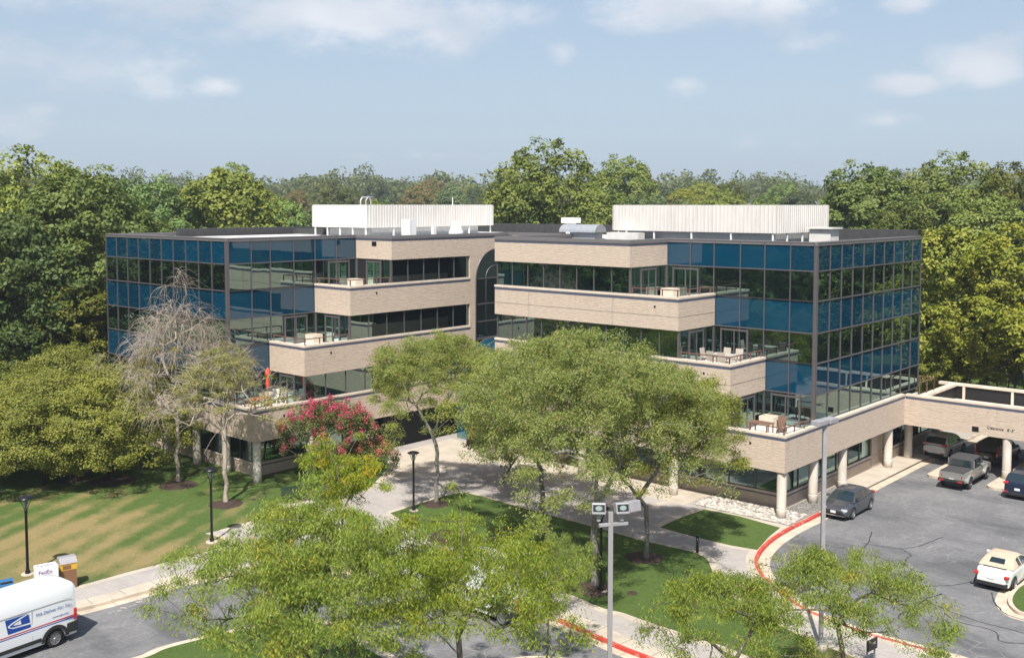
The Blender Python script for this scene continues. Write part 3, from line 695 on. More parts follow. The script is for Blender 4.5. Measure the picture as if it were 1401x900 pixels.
# corner posts
for (a, b) in ((AC, BG), (AG, BC)):
    p = MB(); p.ab(a-.03, a+.15, b-.03, b+.15, TT[1]+.13, RZ-.05)
    for z in (5.9, 9.7, 13.4): p.ab(a-.042, a+.14, b-.042, b+.14, z-.05, z+.05)
    part(p, 'corner_post', 'frame')
# ribbon windows (right wing, then left wing)
def ribbon(fixed, val, s0, s1, n, z0, z1, nrm):
    rb = empty('ribbon_window', (0, 0, 0)); rb.parent = bld
    curtain(fixed, val, lin(s0, s1, n), [(z0, z1, 'v')], nrm, 'mullions', .06, .05, rb, 'pane', 'pane')
    return rb
ribbon('b', .2, RA[4]+.12, AE-.1, 8, TT[3]+.14, BB[4], (0, -1))
ribbon('b', .2, RA[3]+.12, AE-.1, 11, TT[2]+.14, BB[3], (0, -1))
ribbon('b', .2, RA[2]+.12, AE-.1, 14, TT[1]+.14, BB[2], (0, -1))
ribbon('a', AL+.2, LB[4]+.12, 4.37, 5, TT[3]+.14, BB[4], (-1, 0))
ribbon('a', AL+.2, LB[3]+.12, 4.37, 7, TT[2]+.14, BB[3], (-1, 0))
ribbon('a', AL+.2, LB[2]+.12, 4.37, 9, TT[1]+.14, BB[2], (-1, 0))
# terrace glass: return wall with a door on each level, door frames in the front curtain, parapet insides
def door(fixed, val, s0, s1, z0, z1, nrm):
    d = MB(); e = .075
    def bar(u0, u1, w0, w1, o=e):
        if fixed == 'a': d.ab(val-.02*nrm[0], val+nrm[0]*o, u0, u1, w0, w1)
        else: d.ab(u0, u1, val-.02*nrm[1], val+nrm[1]*o, w0, w1)
    bar(s0-.05, s0+.05, z0, z1); bar(s1-.05, s1+.05, z0, z1); bar(s0, s1, z1-.14, z1-.03, e+.01); bar(s0, s1, z0, z0+.12, e+.01)
    mid = (s0+s1)/2; bar(mid-.035, mid+.035, z0+.1, z1-.1, e-.01)
    dd = part(d, 'balcony_door', 'frame')
    g = MB()
    if fixed == 'a': g.quad((-(val+nrm[0]*.03), s0, z0), (-(val+nrm[0]*.03), s1, z0), (-(val+nrm[0]*.03), s1, z1-.1), (-(val+nrm[0]*.03), s0, z1-.1))
    else: g.quad((-s0, val+nrm[1]*.03, z0), (-s1, val+nrm[1]*.03, z0), (-s1, val+nrm[1]*.03, z1-.1), (-s0, val+nrm[1]*.03, z1-.1))
    g.build('pane', MT['glass_vision'], dd)
for k in (2, 3, 4):
    fl = TT[k-1]-.30; zt = BB[k]
    # right wing: return wall in plane a = RA[k], b from .2 to BG
    curtain('a', RA[k]+.08, [.25, 1.35, 3.15, BG], [(fl, zt, 'v')], (-1, 0), 'terrace_window_frame'); door('a', RA[k]+.08, 1.4, 3.1, fl, zt-.12, (-1, 0))
    s0, s1 = RA[k-1]+.4, RA[k]
    curtain('b', BG+.01, [s0, RA[k]], [(fl, TT[k-1]+(.14 if k == 2 else 0), 'v')], (0, -1), 'terrace_window_frame')
    mid = (RA[k-1]+RA[k])/2+.45; door('b', BG, mid-1.0, mid+.95, fl, zt-.12, (0, -1))
    curtain('b', LB[k]+.08, [AL+.25, AL+1.3, AL+3.0, AG], [(fl, zt, 'v')], (0, -1), 'terrace_window_frame'); door('b', LB[k]+.08, AL+1.35, AL+2.95, fl, zt-.12, (0, -1))
    curtain('a', AG+.01, [LB[k-1]+.4, LB[k]], [(fl, TT[k-1]+(.14 if k == 2 else 0), 'v')], (-1, 0), 'terrace_window_frame')
    mid = (LB[k-1]+LB[k])/2-.35*-1; door('a', AG, mid-1.0, mid+.95, fl, zt-.12, (-1, 0))
    # dark corner posts under the band corners
    p = MB(); p.ab(RA[k]+.02, RA[k]+.16, .12, .26, TT[k-1]+.1, zt); p.ab(RA[k]+.02, RA[k]+.2, BG-.16, BG+.02, fl, zt)
    p.ab(AL+.12, AL+.26, LB[k]+.02, LB[k]+.16, TT[k-1]+.1, zt); p.ab(AG-.16, AG+.02, LB[k]+.02, LB[k]+.2, fl, zt)
    p.split('corner_post', 'frame', bld)
    # brick planter in the inner corner
    for (pa, pb) in ((RA[k]-1.05, BG-.92), (AG-1.02, LB[k]-.9)):
        if k == 3 and pa < 20: continue
        q = MB(); q.ab(pa, pa+1.0, pb, pb+.12, fl, fl+.62); q.ab(pa, pa+1.0, pb+.75, pb+.87, fl, fl+.62); q.ab(pa, pa+.12, pb+.121, pb+.749, fl, fl+.62); q.ab(pa+.88, pa+1.0, pb+.121, pb+.749, fl, fl+.62); q.ab(pa+.12, pa+.88, pb+.12, pb+.75, fl, fl+.3)
        part(q, 'planter_wall', 'coping')
# brown balcony rails
def rail(pts, zb, name='balcony_rail', h=.42, par=None, mat='frame_brown', gap=1.25):
    mb = MB()
    for p, q in zip(pts[:-1], pts[1:]):
        L = math.hypot(q[0]-p[0], q[1]-p[1]); n = max(1, round(L/gap)); an = math.atan2(q[1]-p[1], -(q[0]-p[0]))
        mb.obox((-(p[0]+q[0])/2, (p[1]+q[1])/2, zb+h), (L+.06, .07, .06), an)
        for i in range(n+1):
            t = i/n; mb.box(-(p[0]+(q[0]-p[0])*t)-.03, -(p[0]+(q[0]-p[0])*t)+.03, p[1]+(q[1]-p[1])*t-.03, p[1]+(q[1]-p[1])*t+.03, zb, zb+h-.02)
    return part(mb, name, mat, par)
for k in (1, 2, 3):
    z = TT[k]+.14
    rail([(RA[k+1]-.15, .12), (RA[k]+.15, .12), (RA[k]+.15, BG-.4)], z)
    rail([(AG-.4, LB[k]+.15), (AL+.15, LB[k]+.15), (AL+.15, LB[k+1]-.15)], z)
rail([(.15, 21.8), (-.9, 21.8), (-.9, 18.9)], TT[1]+.1, h=.9)
# small round outlets and louvres in the brick
q = MB()
for (a, z) in ((9.3, 11.95), (5.6, 8.0), (2.3, 4.1)): q.tube([(-a, .02, z), (-a, -.03, z)], .075, 10)
for (b, z) in ((-5.6, 12.0), (-9.9, 8.0), (-14, 4.1)): q.tube([(-(AL+.02), b, z), (-(AL-.03), b, z)], .075, 10)
q.split('scupper', 'black_metal', bld)
q = MB()
def louv(c, hx, ax):
    (a, b, z) = c
    if ax == 'b': q.ab(a-hx, a+hx, b-.03, b+.01, z-.17, z+.17)
    else: q.ab(a-.03, a+.01, b-hx, b+hx, z-.17, z+.17)
louv((31.9+.3, LB[4], 15.55), .26, 'b'); louv((-4.95, 18.5, 2.98), .22, 'b')
q.split('wall_light', 'black_metal', bld)

# roof
r = MB()
r.ab(AC-.06, AE+.5, RFAR-.35, RFAR, 15.4, RZ+.25)
roofp = [(-AE, -.06), (-(RA[4]-.06), -.06), (-(RA[4]-.06), BG-.06), (-(AC-.06), BG-.06), (-(AC-.06), RFAR), (-AFAR-.06, RFAR), (-AFAR-.06, BC-.06), (-(AG-.06), BC-.06), (-(AG-.06), LB[4]-.06), (-(AL-.06), LB[4]-.06), (-(AL-.06), 9), (-AE, 9)]
def edge_ring(poly, w_, z0, z1):
    mb = MB(); n = len(poly); ar = sum(poly[i][0]*poly[(i+1) % n][1]-poly[(i+1) % n][0]*poly[i][1] for i in range(n)); sg = 1 if ar > 0 else -1
    inn = []
    for i in range(n):
        p0, p1, p2 = Vector(poly[i-1]), Vector(poly[i]), Vector(poly[(i+1) % n]); d1 = (p1-p0).normalized(); d2 = (p2-p1).normalized()
        inn.append(p1+(Vector((-d1.y, d1.x))+Vector((-d2.y, d2.x)))*w_*sg)
    vs = [(p[0], p[1], z1) for p in poly]+[(p.x, p.y, z1) for p in inn]+[(p[0], p[1], z0) for p in poly]+[(p.x, p.y, z0) for p in inn]
    fs = []
    for i in range(n):
        j = (i+1) % n; fs += [(i, j, n+j, n+i), (2*n+i, 2*n+j, j, i), (n+i, n+j, 3*n+j, 3*n+i)]
    mb.add(vs, fs); return mb, inn
mb, inn = edge_ring(roofp, .42, RZ-.24, RZ)
re = part(mb, 'roof_edge', 'roof_edge')
mb = MB(); mb.poly([(p.x, p.y) for p in inn], 15.5, 15.78); rf = part(mb, 'roof', 'membrane')
mb = MB(); mb.ab(AG+1.6, 50.0, BC+1.6, 19, 15.7, 15.84); mb.ab(19.5, 40, 10, 19, 15.7, 15.845); mb.build('white_roofing', MT['roof_white'], rf)
# raised dark parapet at the back, upstands
q = MB(); q.ab(AC+.2, AFAR-.2, RFAR-.7, RFAR-.1, 15.7, 16.65); q.ab(AFAR-.9, AFAR-.3, BC+6, RFAR-.7, 15.7, 16.5); q.ab(AFAR-8, AFAR-.9, 2, 2.4, 15.7, 16.35); q.build('upstand', MT['membrane'], rf)
# equipment screens
def screen(a0, a1, b0, b1, z0, z1):
    s_ = empty('equipment_screen', (0, 0, 0)); s_.parent = bld
    for (ax, v0, v1, cst) in (('b', a0, a1, b0), ('a', b0, b1, a0), ('b', a0, a1, b1), ('a', b0, b1, a1)):
        mb = MB(); n = int(abs(v1-v0)/.30); sgn = -1 if cst in (b0, a0) else 1
        for i in range(n):
            t0 = v0+(v1-v0)*i/n; t1 = v0+(v1-v0)*(i+1)/n; m0 = t0+(t1-t0)*.12; m1 = t0+(t1-t0)*.30; d = sgn*.045
            if ax == 'b':
                mb.quad((-t0, cst, z0), (-m0, cst+d, z0), (-m0, cst+d, z1), (-t0, cst, z1)); mb.quad((-m0, cst+d, z0), (-m1, cst, z0), (-m1, cst, z1), (-m0, cst+d, z1)); mb.quad((-m1, cst, z0), (-t1, cst, z0), (-t1, cst, z1), (-m1, cst, z1))
            else:
                mb.quad((-cst, t0, z0), (-(cst+d), m0, z0), (-(cst+d), m0, z1), (-cst, t0, z1)); mb.quad((-(cst+d), m0, z0), (-cst, m1, z0), (-cst, m1, z1), (-(cst+d), m0, z1)); mb.quad((-cst, m1, z0), (-cst, t1, z0), (-cst, t1, z1), (-cst, m1, z1))
        if ax == 'b': mb.ab(v0, v1, cst+.07, cst+.11, z0+.02, z1-.05)
        else: mb.ab(cst+.07, cst+.11, v0, v1, z0+.02, z1-.05)
        o = mb.build('screen_panel', MT['screen_white'], s_)
    mb = MB()
    for (x, y) in [(a0+(a1-a0)*t, b) for t in lin(.03, .97, 4) for b in (b0+.1, b1-.1)]+[(a, b0+(b1-b0)*t) for t in lin(.2, .8, 2) for a in (a0+.1, a1-.1)]:
        mb.ab(x-.05, x+.05, y-.05, y+.05, 15.75, z0+.3)
    mb.split('support_post', 'white_paint', s_)
    # plant inside
    mb = MB(); mb.ab(a0+1, a1-1.2, b0+1.2, b1-1, 15.8, z1-.5); mb.ab(a0+.8, a1-1, b0+1.0, b0+1.2, 15.9, 16.5); mb.build('air_handler', MT['galvanised'], s_)
    return s_
screen(4.0, 17.3, 6.4, 13.9, 16.63, 18.5)
screen(38.0, 45.2, .1, 15.5, 16.6, 18.52)
# roof plant outside the screens
def rt(name, mb, mat, parts=()):
    o = part(mb, name, mat)
    for nm, m2, mt2 in parts: m2.build(nm, MT[mt2], o)
    return o
def at(u, v, z):
    p = G(u, v, z); d = Vector((p.x-OX, p.y-OY)); a = -d.x*math.sin(PS)+d.y*math.cos(PS); b = d.x*math.cos(PS)+d.y*math.sin(PS); return a, b
a, b = 33.6, .8
mb = MB(); mb.ab(a-.5, a+.5, b-.35, b+.35, 15.95, 17.35); g2 = MB(); g2.lathe((0, 0, 0), [(.3, 0), (.3, .03)], 16)
q = MB()
for i in range(5): q.ab(a-.505, a-.5, b-.25, b-.2, 16.3+i*.2, 16.36+i*.2)
rt('condenser_unit', mb, 'white_paint', [('grille', q, 'black_metal')])
mb = MB(); mb.ab(33.0, 33.3, 3.0, 3.3, 15.9, 16.75); rt('roof_vent', mb, 'white_paint')
mb = MB(); mb.lathe((-33.0, 5.6, 15.8), [(.62, 0), (.62, .5), (.5, .62), (.38, 1.2), (.25, 1.3)], 18); rt('roof_fan', mb, 'white_paint')
mb = MB(); mb.ab(14.4, 17.2, 5.4, 6.2, 15.8, 16.5)
rt('brick_curb', mb, 'roof_white')
mb = MB(); mb.lathe((-18.6, 13, 15.8), [(.45, 0), (.45, 1.0), (.62, 1.05), (.60, 1.3), (.35, 1.6), (.1, 1.72)], 18); rt('mushroom_vent', mb, 'galvanised')
# gravity hood: half-barrel on a curb, with a small stack
mb = MB(); n = 12; x0, x1 = -24.2, -20.6; hb = 9.2
vs = [(x, hb-.75*math.cos(math.pi*k/n), 16.35+.62*math.sin(math.pi*k/n)) for x in (x0, x1) for k in range(n+1)]
mb.add(vs, [(k, k+1, n+1+k+1, n+1+k) for k in range(n)]+[tuple(range(n, -1, -1)), tuple(range(n+1, 2*n+2)), (0, n+1, 2*n+1, n)], False); mb.box(x0+.9, x1-.2, hb-.5, hb+.5, 15.8, 16.35)
rt('gravity_hood', mb, 'galvanised')
mb = MB(); mb.box(-26.3, -25.0, 11.3, 12.3, 17.0, 17.45); mb.box(-25.95, -25.35, 11.5, 12.1, 15.8, 17.0); rt('exhaust_stack', mb, 'white_paint')
mb = MB(); mb.tube([(-41, 2, 15.8), (-41, 2, 18.9), (-41, 2.2, 19.15), (-41, 2.9, 19.2), (-41, 3.15, 18.9), (-41, 3.15, 18.4)], .07, 8); mb.tube([(-40.3, 2, 15.8), (-40.3, 2, 18.9), (-40.3, 2.2, 19.15), (-40.3, 2.9, 19.2)], .05, 8); rt('ladder_hoop', mb, 'galvanised')
mb = MB(); mb.tube([(-38.3, 10.5, 15.8), (-38.3, 10.5, 19.2)], .05, 6); rt('vent_pipe', mb, 'galvanised')
mb = MB(); mb.ab(1.7, 3.2, 9.3, 10.6, 15.8, 16.9); mb.ab(1.5, 3.4, 9.1, 10.8, 16.9, 17.0); rt('roof_hatch', mb, 'roof_white')

# ground floor walls, columns, canopy
q = MB(); q.ab(1.1, AE, 2.1, 2.4, GZ, .62); q.ab(1.1, 1.4, 2.4, RFAR+8, GZ, .62); q.ab(31.9, 32.2, -14.9, 2, GZ, .62); q.ab(31.9, 53, -15.2, -14.9, GZ, .62)
sw = part(q, 'sill_wall', 'brick'); q2 = MB(); q2.ab(1.05, AE, 2.05, 2.45, .621, .70); q2.ab(1.05, 1.45, 2.451, RFAR+8, .621, .70); q2.ab(31.85, 32.25, -14.95, 2, .621, .7); q2.ab(31.85, 53, -15.25, -14.951, .622, .7); q2.build('coping', MT['coping'], sw)
q2 = MB(); q2.ab(1.09, AE, 2.088, 2.1, .45, .53); q2.ab(1.088, 1.1, 2.4, RFAR, .45, .53); q2.ab(31.888, 31.9, -15.2, 2, .45, .53); q2.build('blue_stripe', MT['stripe_blue'], sw)
def gwin(fixed, val, s0, s1, n, nrm):
    rb = empty('ground_window', (0, 0, 0)); rb.parent = bld
    curtain(fixed, val, lin(s0, s1, n), [(.7, 2.62, 'v')], nrm, 'mullions', .08, .05, rb, 'pane', 'pane')
gwin('b', 2.2, 1.2, 12.6, 6, (0, -1)); gwin('b', 2.2, 12.6, AE, 6, (0, -1)); gwin('a', 1.2, 2.3, 15.3, 7, (-1, 0)); gwin('a', 32.0, -15.1, 2.0, 9, (-1, 0)); gwin('b', -15.1, 32, 52.5, 11, (0, -1))
q = MB(); q.ab(1.05, 1.3, 15.3, 17.2, GZ, 2.62); part(q, 'brick_pier', 'brick'); gwin('a', 1.2, 17.2, 29, 6, (-1, 0))
cols_ = [(.38, .38), (.38, 4.6), (.38, 8.9), (.38, 16.6), (.38, 20.4), (.38, 26.0), (-6.95, 18.85), (-6.95, 26), (-15.2, 18.85), (-23, 18.85), (30.6, -15.95), (34.3, -15.95), (38.1, -15.95), (42.3, -15.95), (46.6, -15.95), (50.6, -15.95), (30.6, -11.5), (30.6, -6), (8, .38), (15.5, .38), (22.5, .38)]
for (a, b) in cols_:
    q = MB(); r_ = .29; q.lathe((-a, b, 0), [(r_+.01, GZ-.1), (r_+.01, .29), (r_+.01, .32), (r_-.015, .335), (r_-.015, .36), (r_, .375), (r_, .40), (r_, .42), (r_, 2.4), (r_, 2.62)], 28); part(q, 'column', 'column_concrete')
CN = -46
cn = empty('canopy', (0, 0, 0)); cn.parent = bld
q = MB(); q.ab(CN, -.002, 18.5, 18.85, 2.6, 4.7); q.ab(CN, -1.2, 25.95, 26.3, 2.6, 3.35); q.build('brick_band', MT['brick'], cn)
q = MB(); q.ab(CN, -.06, 18.44, 18.92, 4.701, 4.84); q.ab(CN, .2, 25.9, 26.35, 4.6, 4.78); q.ab(-1.25, -.75, 18.93, 25.89, 4.6, 4.78); q.build('coping', MT['coping'], cn)
q = MB(); q.ab(CN, -.06, 18.488, 18.5, 4.52, 4.62); q.build('blue_stripe', MT['stripe_blue'], cn)
q = MB(); q.ab(CN, .3, 18.86, 25.94, 2.62, 3.6); q.build('deck', MT['coping'], cn)
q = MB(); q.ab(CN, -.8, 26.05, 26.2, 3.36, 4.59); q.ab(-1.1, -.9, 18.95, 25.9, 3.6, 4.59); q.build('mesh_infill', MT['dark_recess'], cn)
for i in range(18):
    q = MB(); a = -1.6-i*2.6-(.9 if i % 2 else 0); q.ab(a, a-.18, 25.93, 26.04, 3.36, 4.6); q.build('upright', MT['coping'], cn)
def text(body, size, mat, parent, loc, rot, name='lettering', ext=.004, align='LEFT', shear=0, sx=1):
    cu = bpy.data.curves.new(name, 'FONT'); cu.body = body; cu.size = size; cu.extrude = ext; cu.align_x = align; cu.shear = shear; cu.materials.append(MT[mat])
    o = bpy.data.objects.new(name, cu); COL.objects.link(o); o.scale = (sx, 1, 1)
    me = bpy.data.meshes.new_from_object(o); bpy.data.objects.remove(o); o = bpy.data.objects.new(name, me); COL.objects.link(o)
    o.parent = parent; o.location = loc; o.rotation_euler = rot; o.scale = (sx, 1, 1); return o
text("Clearance   8'-5\"", .27, 'black_metal', cn, (5.7, 18.485, 3.12), (R(90), 0, 0))
# ------------------------------------------------------------------ trees
def np_mesh(name, V, F, mats, smooth=False, tint=None, mi=None):
    """V (n,3) array, F (m,4) array of quads"""
    me = bpy.data.meshes.new(name); V = np.asarray(V, np.float32); F = np.asarray(F, np.int32)
    me.vertices.add(len(V)); me.vertices.foreach_set('co', V.ravel())
    me.loops.add(F.size); me.loops.foreach_set('vertex_index', F.ravel())
    me.polygons.add(len(F)); me.polygons.foreach_set('loop_start', np.arange(0, F.size, F.shape[1], dtype=np.int32))
    me.polygons.foreach_set('loop_total', np.full(len(F), F.shape[1], np.int32))
    if smooth: me.polygons.foreach_set('use_smooth', np.ones(len(F), bool))
    for m_ in mats: me.materials.append(MT[m_])
    if mi is not None: me.polygons.foreach_set('material_index', np.asarray(mi, np.int32))
    if tint is not None:
        at_ = me.attributes.new('tint', 'FLOAT', 'FACE'); at_.data.foreach_set('value', np.asarray(tint, np.float32))
    me.update(calc_edges=True); return me
def newobj(name, me, parent=None, loc=(0, 0, 0), rz=0, sc=1):
    o = bpy.data.objects.new(name, me); COL.objects.link(o); o.parent = parent; o.location = loc; o.rotation_euler.z = rz; o.scale = (sc,)*3; return o
def unit(a): return a/np.maximum(np.linalg.norm(a, axis=-1, keepdims=True), 1e-9)

def leaves(P, Nrm, L, Wd, rng, droop=None, jit=.8):
    """one kite-shaped quad per point; normals spread about Nrm"""
    n = len(P); Nn = unit(Nrm+rng.normal(0, jit, (n, 3)))
    T = unit(np.cross(Nn, rng.normal(0, 1, (n, 3))))
    if droop is not None: T = unit(T*np.array([1, 1, .4])+np.array([0, 0, -droop])); Nn = unit(np.cross(T, np.cross(Nn, T)))
    B = np.cross(Nn, T); l = (L*rng.uniform(.65, 1.3, (n, 1))); w = Wd*rng.uniform(.7, 1.3, (n, 1))
    V = np.stack([P, P+T*l*.5+B*w*.5, P+T*l, P+T*l*.5-B*w*.5], 1).reshape(-1, 3)
    return V, np.arange(n*4).reshape(-1, 4)

def skeleton(targets, base, fork, rng, pw=2.2, r_tip=.012, wob=.12, seg=.7, up=.25, alpha=.55):
    """grow a branching tree that reaches every target point"""
    N = [np.array(base, float)]; par = [-1]
    k = max(3, int((fork[2]-base[2])/.6))
    for i in range(1, k+1):
        t = i/k; p = N[0]+(np.array(fork)-N[0])*t+np.append(rng.normal(0, .035, 2), 0)*math.sin(math.pi*t)*2; N.append(p); par.append(i-1)
    f = len(N)-1; order = np.argsort(np.linalg.norm(targets-N[f], axis=1)); cnt = {f: 0}
    plen = [0]*len(N); tips = []
    for ti in order:
        tg = targets[ti]; A = np.array(N[f:]); d = np.linalg.norm(A-tg, axis=1)
        pen = d+alpha*np.array(plen[f:])*.35+np.where(A[:, 2] > tg[2]+.2, (A[:, 2]-tg[2])*1.2, 0)
        j = int(np.argmin(pen))+f; p0 = N[j]; dist = np.linalg.norm(tg-p0); ns = max(1, int(round(dist/seg))); cur = j
        side = rng.normal(0, 1, 3)*wob*dist; lift = up*dist*(1 if tg[2]-p0[2] < dist*.75 else 0)
        for i in range(1, ns+1):
            t = i/ns; q = p0+(tg-p0)*t+side*math.sin(math.pi*t)*.5+np.array([0, 0, lift*math.sin(math.pi*t)*.6])+rng.normal(0, .03, 3)
            N.append(q); par.append(cur); plen.append(plen[cur]+dist/ns); cur = len(N)-1
        tips.append(cur)
    N = np.array(N); par = np.array(par); r = np.zeros(len(N)); ch = np.zeros(len(N), int)
    np.add.at(ch, par[par >= 0], 1); acc = np.where(ch == 0, r_tip**pw, 0.)
    for i in range(len(N)-1, 0, -1): acc[par[i]] += acc[i]+(r_tip*.25)**pw
    r = acc**(1/pw); return N, par, r, tips
def branch_mesh(N, par, r, rmin=0, trunk_r=None):
    if trunk_r: r = r*(trunk_r/r[0]) if r[0] > trunk_r else r; r = np.maximum(r, .006)
    r = r.copy(); r[0] *= 1.35
    Vs = []; Fs = []; o = 0
    for i in range(1, len(N)):
        p, q = N[par[i]], N[i]; ra, rb = min(r[par[i]], r[i]*1.7) if par[i] > 0 else r[par[i]], r[i]
        if max(ra, rb) < rmin: continue
        n = 10 if rb > .12 else 6 if rb > .035 else 4 if rb > .016 else 3
        t = q-p; L = np.linalg.norm(t)
        if L < 1e-5: continue
        t = t/L; ref = np.array([1., 0, 0]) if abs(t[0]) < .8 else np.array([0, 1., 0]); u = np.cross(t, ref); u /= np.linalg.norm(u); w = np.cross(t, u)
        an = np.linspace(0, 2*math.pi, n, endpoint=False); ring = np.outer(np.cos(an), u)+np.outer(np.sin(an), w)
        Vs.append(p+ring*ra); Vs.append(q+t*rb*.5+ring*rb)
        k = np.arange(n); k2 = (k+1) % n; Fs.append(np.stack([o+k, o+k2, o+n+k2, o+n+k], 1)); o += 2*n
    return np.concatenate(Vs), np.concatenate(Fs)

def clustered(n, R_, z0, z1, rng, flat, K=18, sp=.17):
    c = crown_targets(K, R_*.84, z0, z1, rng, flat); c[:, 2] = z0+(c[:, 2]-z0)*rng.uniform(.8, 1.08, K); i = rng.integers(0, K, n)
    return c[i]+rng.normal(0, 1, (n, 3))*R_*sp*np.array([1, 1, .55])*rng.uniform(.6, 1.35, (K, 1))[i]
def crown_targets(n, R_, z0, z1, rng, flat=.55, inner=.0, lobes=None):
    """points in an uneven umbrella/ball shaped crown; denser towards its outside"""
    out_ = []
    lob = lobes if lobes is not None else [(rng.uniform(0, 6.28), rng.uniform(.75, 1.15)) for _ in range(7)]
    while len(out_) < n:
        a = rng.uniform(0, 2*math.pi); u = rng.uniform(0, 1)
        k = 1+.22*math.sin(3*a+lob[0][0])+.13*math.sin(5*a+lob[1][0]); rr_ = R_*k*math.sqrt(rng.uniform(inner, 1))
        x, y = rr_*math.cos(a), rr_*math.sin(a); f = min(1, rr_/(R_*1.25)); zt = z1-(z1-z0)*flat*f**2.2*1.0; zb = z0+(z1-z0)*.05+(zt-z0)*.55*(1-f)**.7
        z = zb+(zt-zb)*u**.6; out_.append((x, y, z))
    return np.array(out_)

def locust(name, seed, H, R_, fork, n_t, per, leafmat, trunk_r=.16, barkm='bark_grey', z0=None, L=.20, Wd=.05, gold=0., lean=(0, 0), bare=0., spray=.5, tiers=False, flat=.55, droop=.55, K=0, fine=1.):
    rng = np.random.default_rng(seed); z0 = z0 if z0 is not None else fork*.95
    tg = clustered(n_t, R_, z0, H, rng, flat, K) if K else crown_targets(n_t, R_, z0, H, rng, flat)
    if tiers: tg[:, 2] = z0+(np.round((tg[:, 2]-z0)/.95+rng.normal(0, .16, n_t)))*.95
    tg[:, 2] = np.maximum(tg[:, 2], z0*.8); tg[:, :2] += np.array(lean)*(tg[:, 2:3]/H)
    N, par, r, tips = skeleton(tg, (0, 0, -.1), (rng.normal(0, .1), rng.normal(0, .1), fork), rng)
    V, F = branch_mesh(N, par, r, trunk_r=trunk_r)
    root = empty(name, (0, 0, 0)); newobj('trunk', np_mesh('trunk', V, F, [barkm], True), root)
    tp = N[tips]; tp = tp[rng.uniform(0, 1, len(tp)) >= bare]
    mids = N[rng.choice(np.arange(int(len(N)*.25), len(N)), int(len(tp)*.7))]; C = np.concatenate([tp, mids[rng.uniform(0, 1, len(mids)) > bare]])
    n = len(C)*per; ci = rng.integers(0, len(C), n); d = rng.normal(0, 1, (n, 3)); d = unit(d)*(rng.uniform(0, 1, (n, 1))**.5)*spray*rng.uniform(.6, 1.25, (len(C), 1))[ci]; d[:, 2] *= .62; d[:, 2] -= .18*np.linalg.norm(d[:, :2], axis=1)**1.5
    P = C[ci]+d; V, F = leaves(P, np.array([0, 0, 1.0])+d*.8, L, Wd, rng, droop)
    tint = (rng.uniform(0, 1, len(C))[ci]*.55+rng.uniform(0, .45, n)); mi = None; mats = [leafmat]
    if gold:
        g_ = (rng.uniform(0, 1, len(C)) < gold)[ci]; mi = np.where(g_, 1, 0); mats = [leafmat, 'leaf_locust_gold']
    newobj('crown', np_mesh('crown', V, F, mats, False, tint, mi), root); return root

def broadleaf(name, seed, H, R_, zc, n_lobe, n_clump, per, mat, lsz=.34, trunk_r=.28, pines=False, low=.15):
    """dense crown: lobes made of leaf clumps with dark gaps between them"""
    rng = np.random.default_rng(seed); root = empty(name, (0, 0, 0))
    L = []
    for i in range(n_lobe):
        a = i*2.4+rng.uniform(-.4, .4); h = rng.uniform(0, 1)
        rr_ = R_*(.62*math.sin(math.pi*min(1, .25+h*.75))*rng.uniform(.7, 1.1)); z = zc+(H-zc-R_*.35)*h
        L.append((rr_*math.cos(a), rr_*math.sin(a), z, R_*rng.uniform(.34, .52)))
    L.append((0, 0, H-R_*.42, R_*.42)); L = np.array(L)
    C = []; Cn = []; Cr = []
    while len(C) < n_clump:
        l = L[rng.integers(len(L))]; d = unit(rng.normal(0, 1, 3)+np.array([0, 0, .25])); p = l[:3]+d*l[3]*rng.uniform(.72, 1.08)*np.array([1, 1, .88])
        inside = ((np.linalg.norm((p-L[:, :3])/np.array([1, 1, .88]), axis=1)-L[:, 3]*.8) < 0).sum()
        if inside > 0 and rng.uniform() < .85: continue
        if p[2] < zc-R_*.5: continue
        C.append(p); Cn.append(d); Cr.append(R_*rng.uniform(.075, .15))
    C = np.array(C); Cn = np.array(Cn); Cr = np.array(Cr); n = n_clump*per; ci = rng.integers(0, n_clump, n)
    d = unit(rng.normal(0, 1, (n, 3))+Cn[ci]*.7); P = C[ci]+d*(Cr[ci]*rng.uniform(.5, 1.15, n))[:, None]*np.array([1, 1, .72])
    V, F = leaves(P, d*.8+Cn[ci]*.4+np.array([0, 0, .5]), lsz, lsz*.62, rng, None, .6)
    tint = rng.uniform(0, 1, n_clump)[ci]*.6+rng.uniform(0, .4, n)
    tg = C[rng.choice(n_clump, min(60, n_clump), False)]*np.array([.85, .85, .93]); N, par, r, tips = skeleton(tg, (0, 0, -.3), (0, 0, zc*.55), rng, seg=1.4, r_tip=.03)
    BV, BF = branch_mesh(N, par, r, .03, trunk_r)
    newobj('trunk', np_mesh('trunk', BV, BF, ['bark_dark'], True), root); newobj('crown', np_mesh('crown', V, F, [mat], False, tint), root); return root

def place(root, loc, rz=0, sc=1., label=None, cat='tree', group=None, first=[]):
    if root.name in [q.name for q in first]: o = copy_tree(root)
    else: first.append(root); o = root
    o.location = loc; o.rotation_euler.z = rz; o.scale = (sc, sc, sc) if not isinstance(sc, tuple) else sc
    tag(o, label, cat, group); return o
fm = {}
def setleaf(o, matname):
    """give a copied tree's crown its own leaf species"""
    for c in o.children:
        if c.name.startswith('crown'):
            key = (c.data.name, matname)
            if key not in fm: me = c.data.copy(); me.materials[0] = MT[matname]; fm[key] = me
            c.data = fm[key]

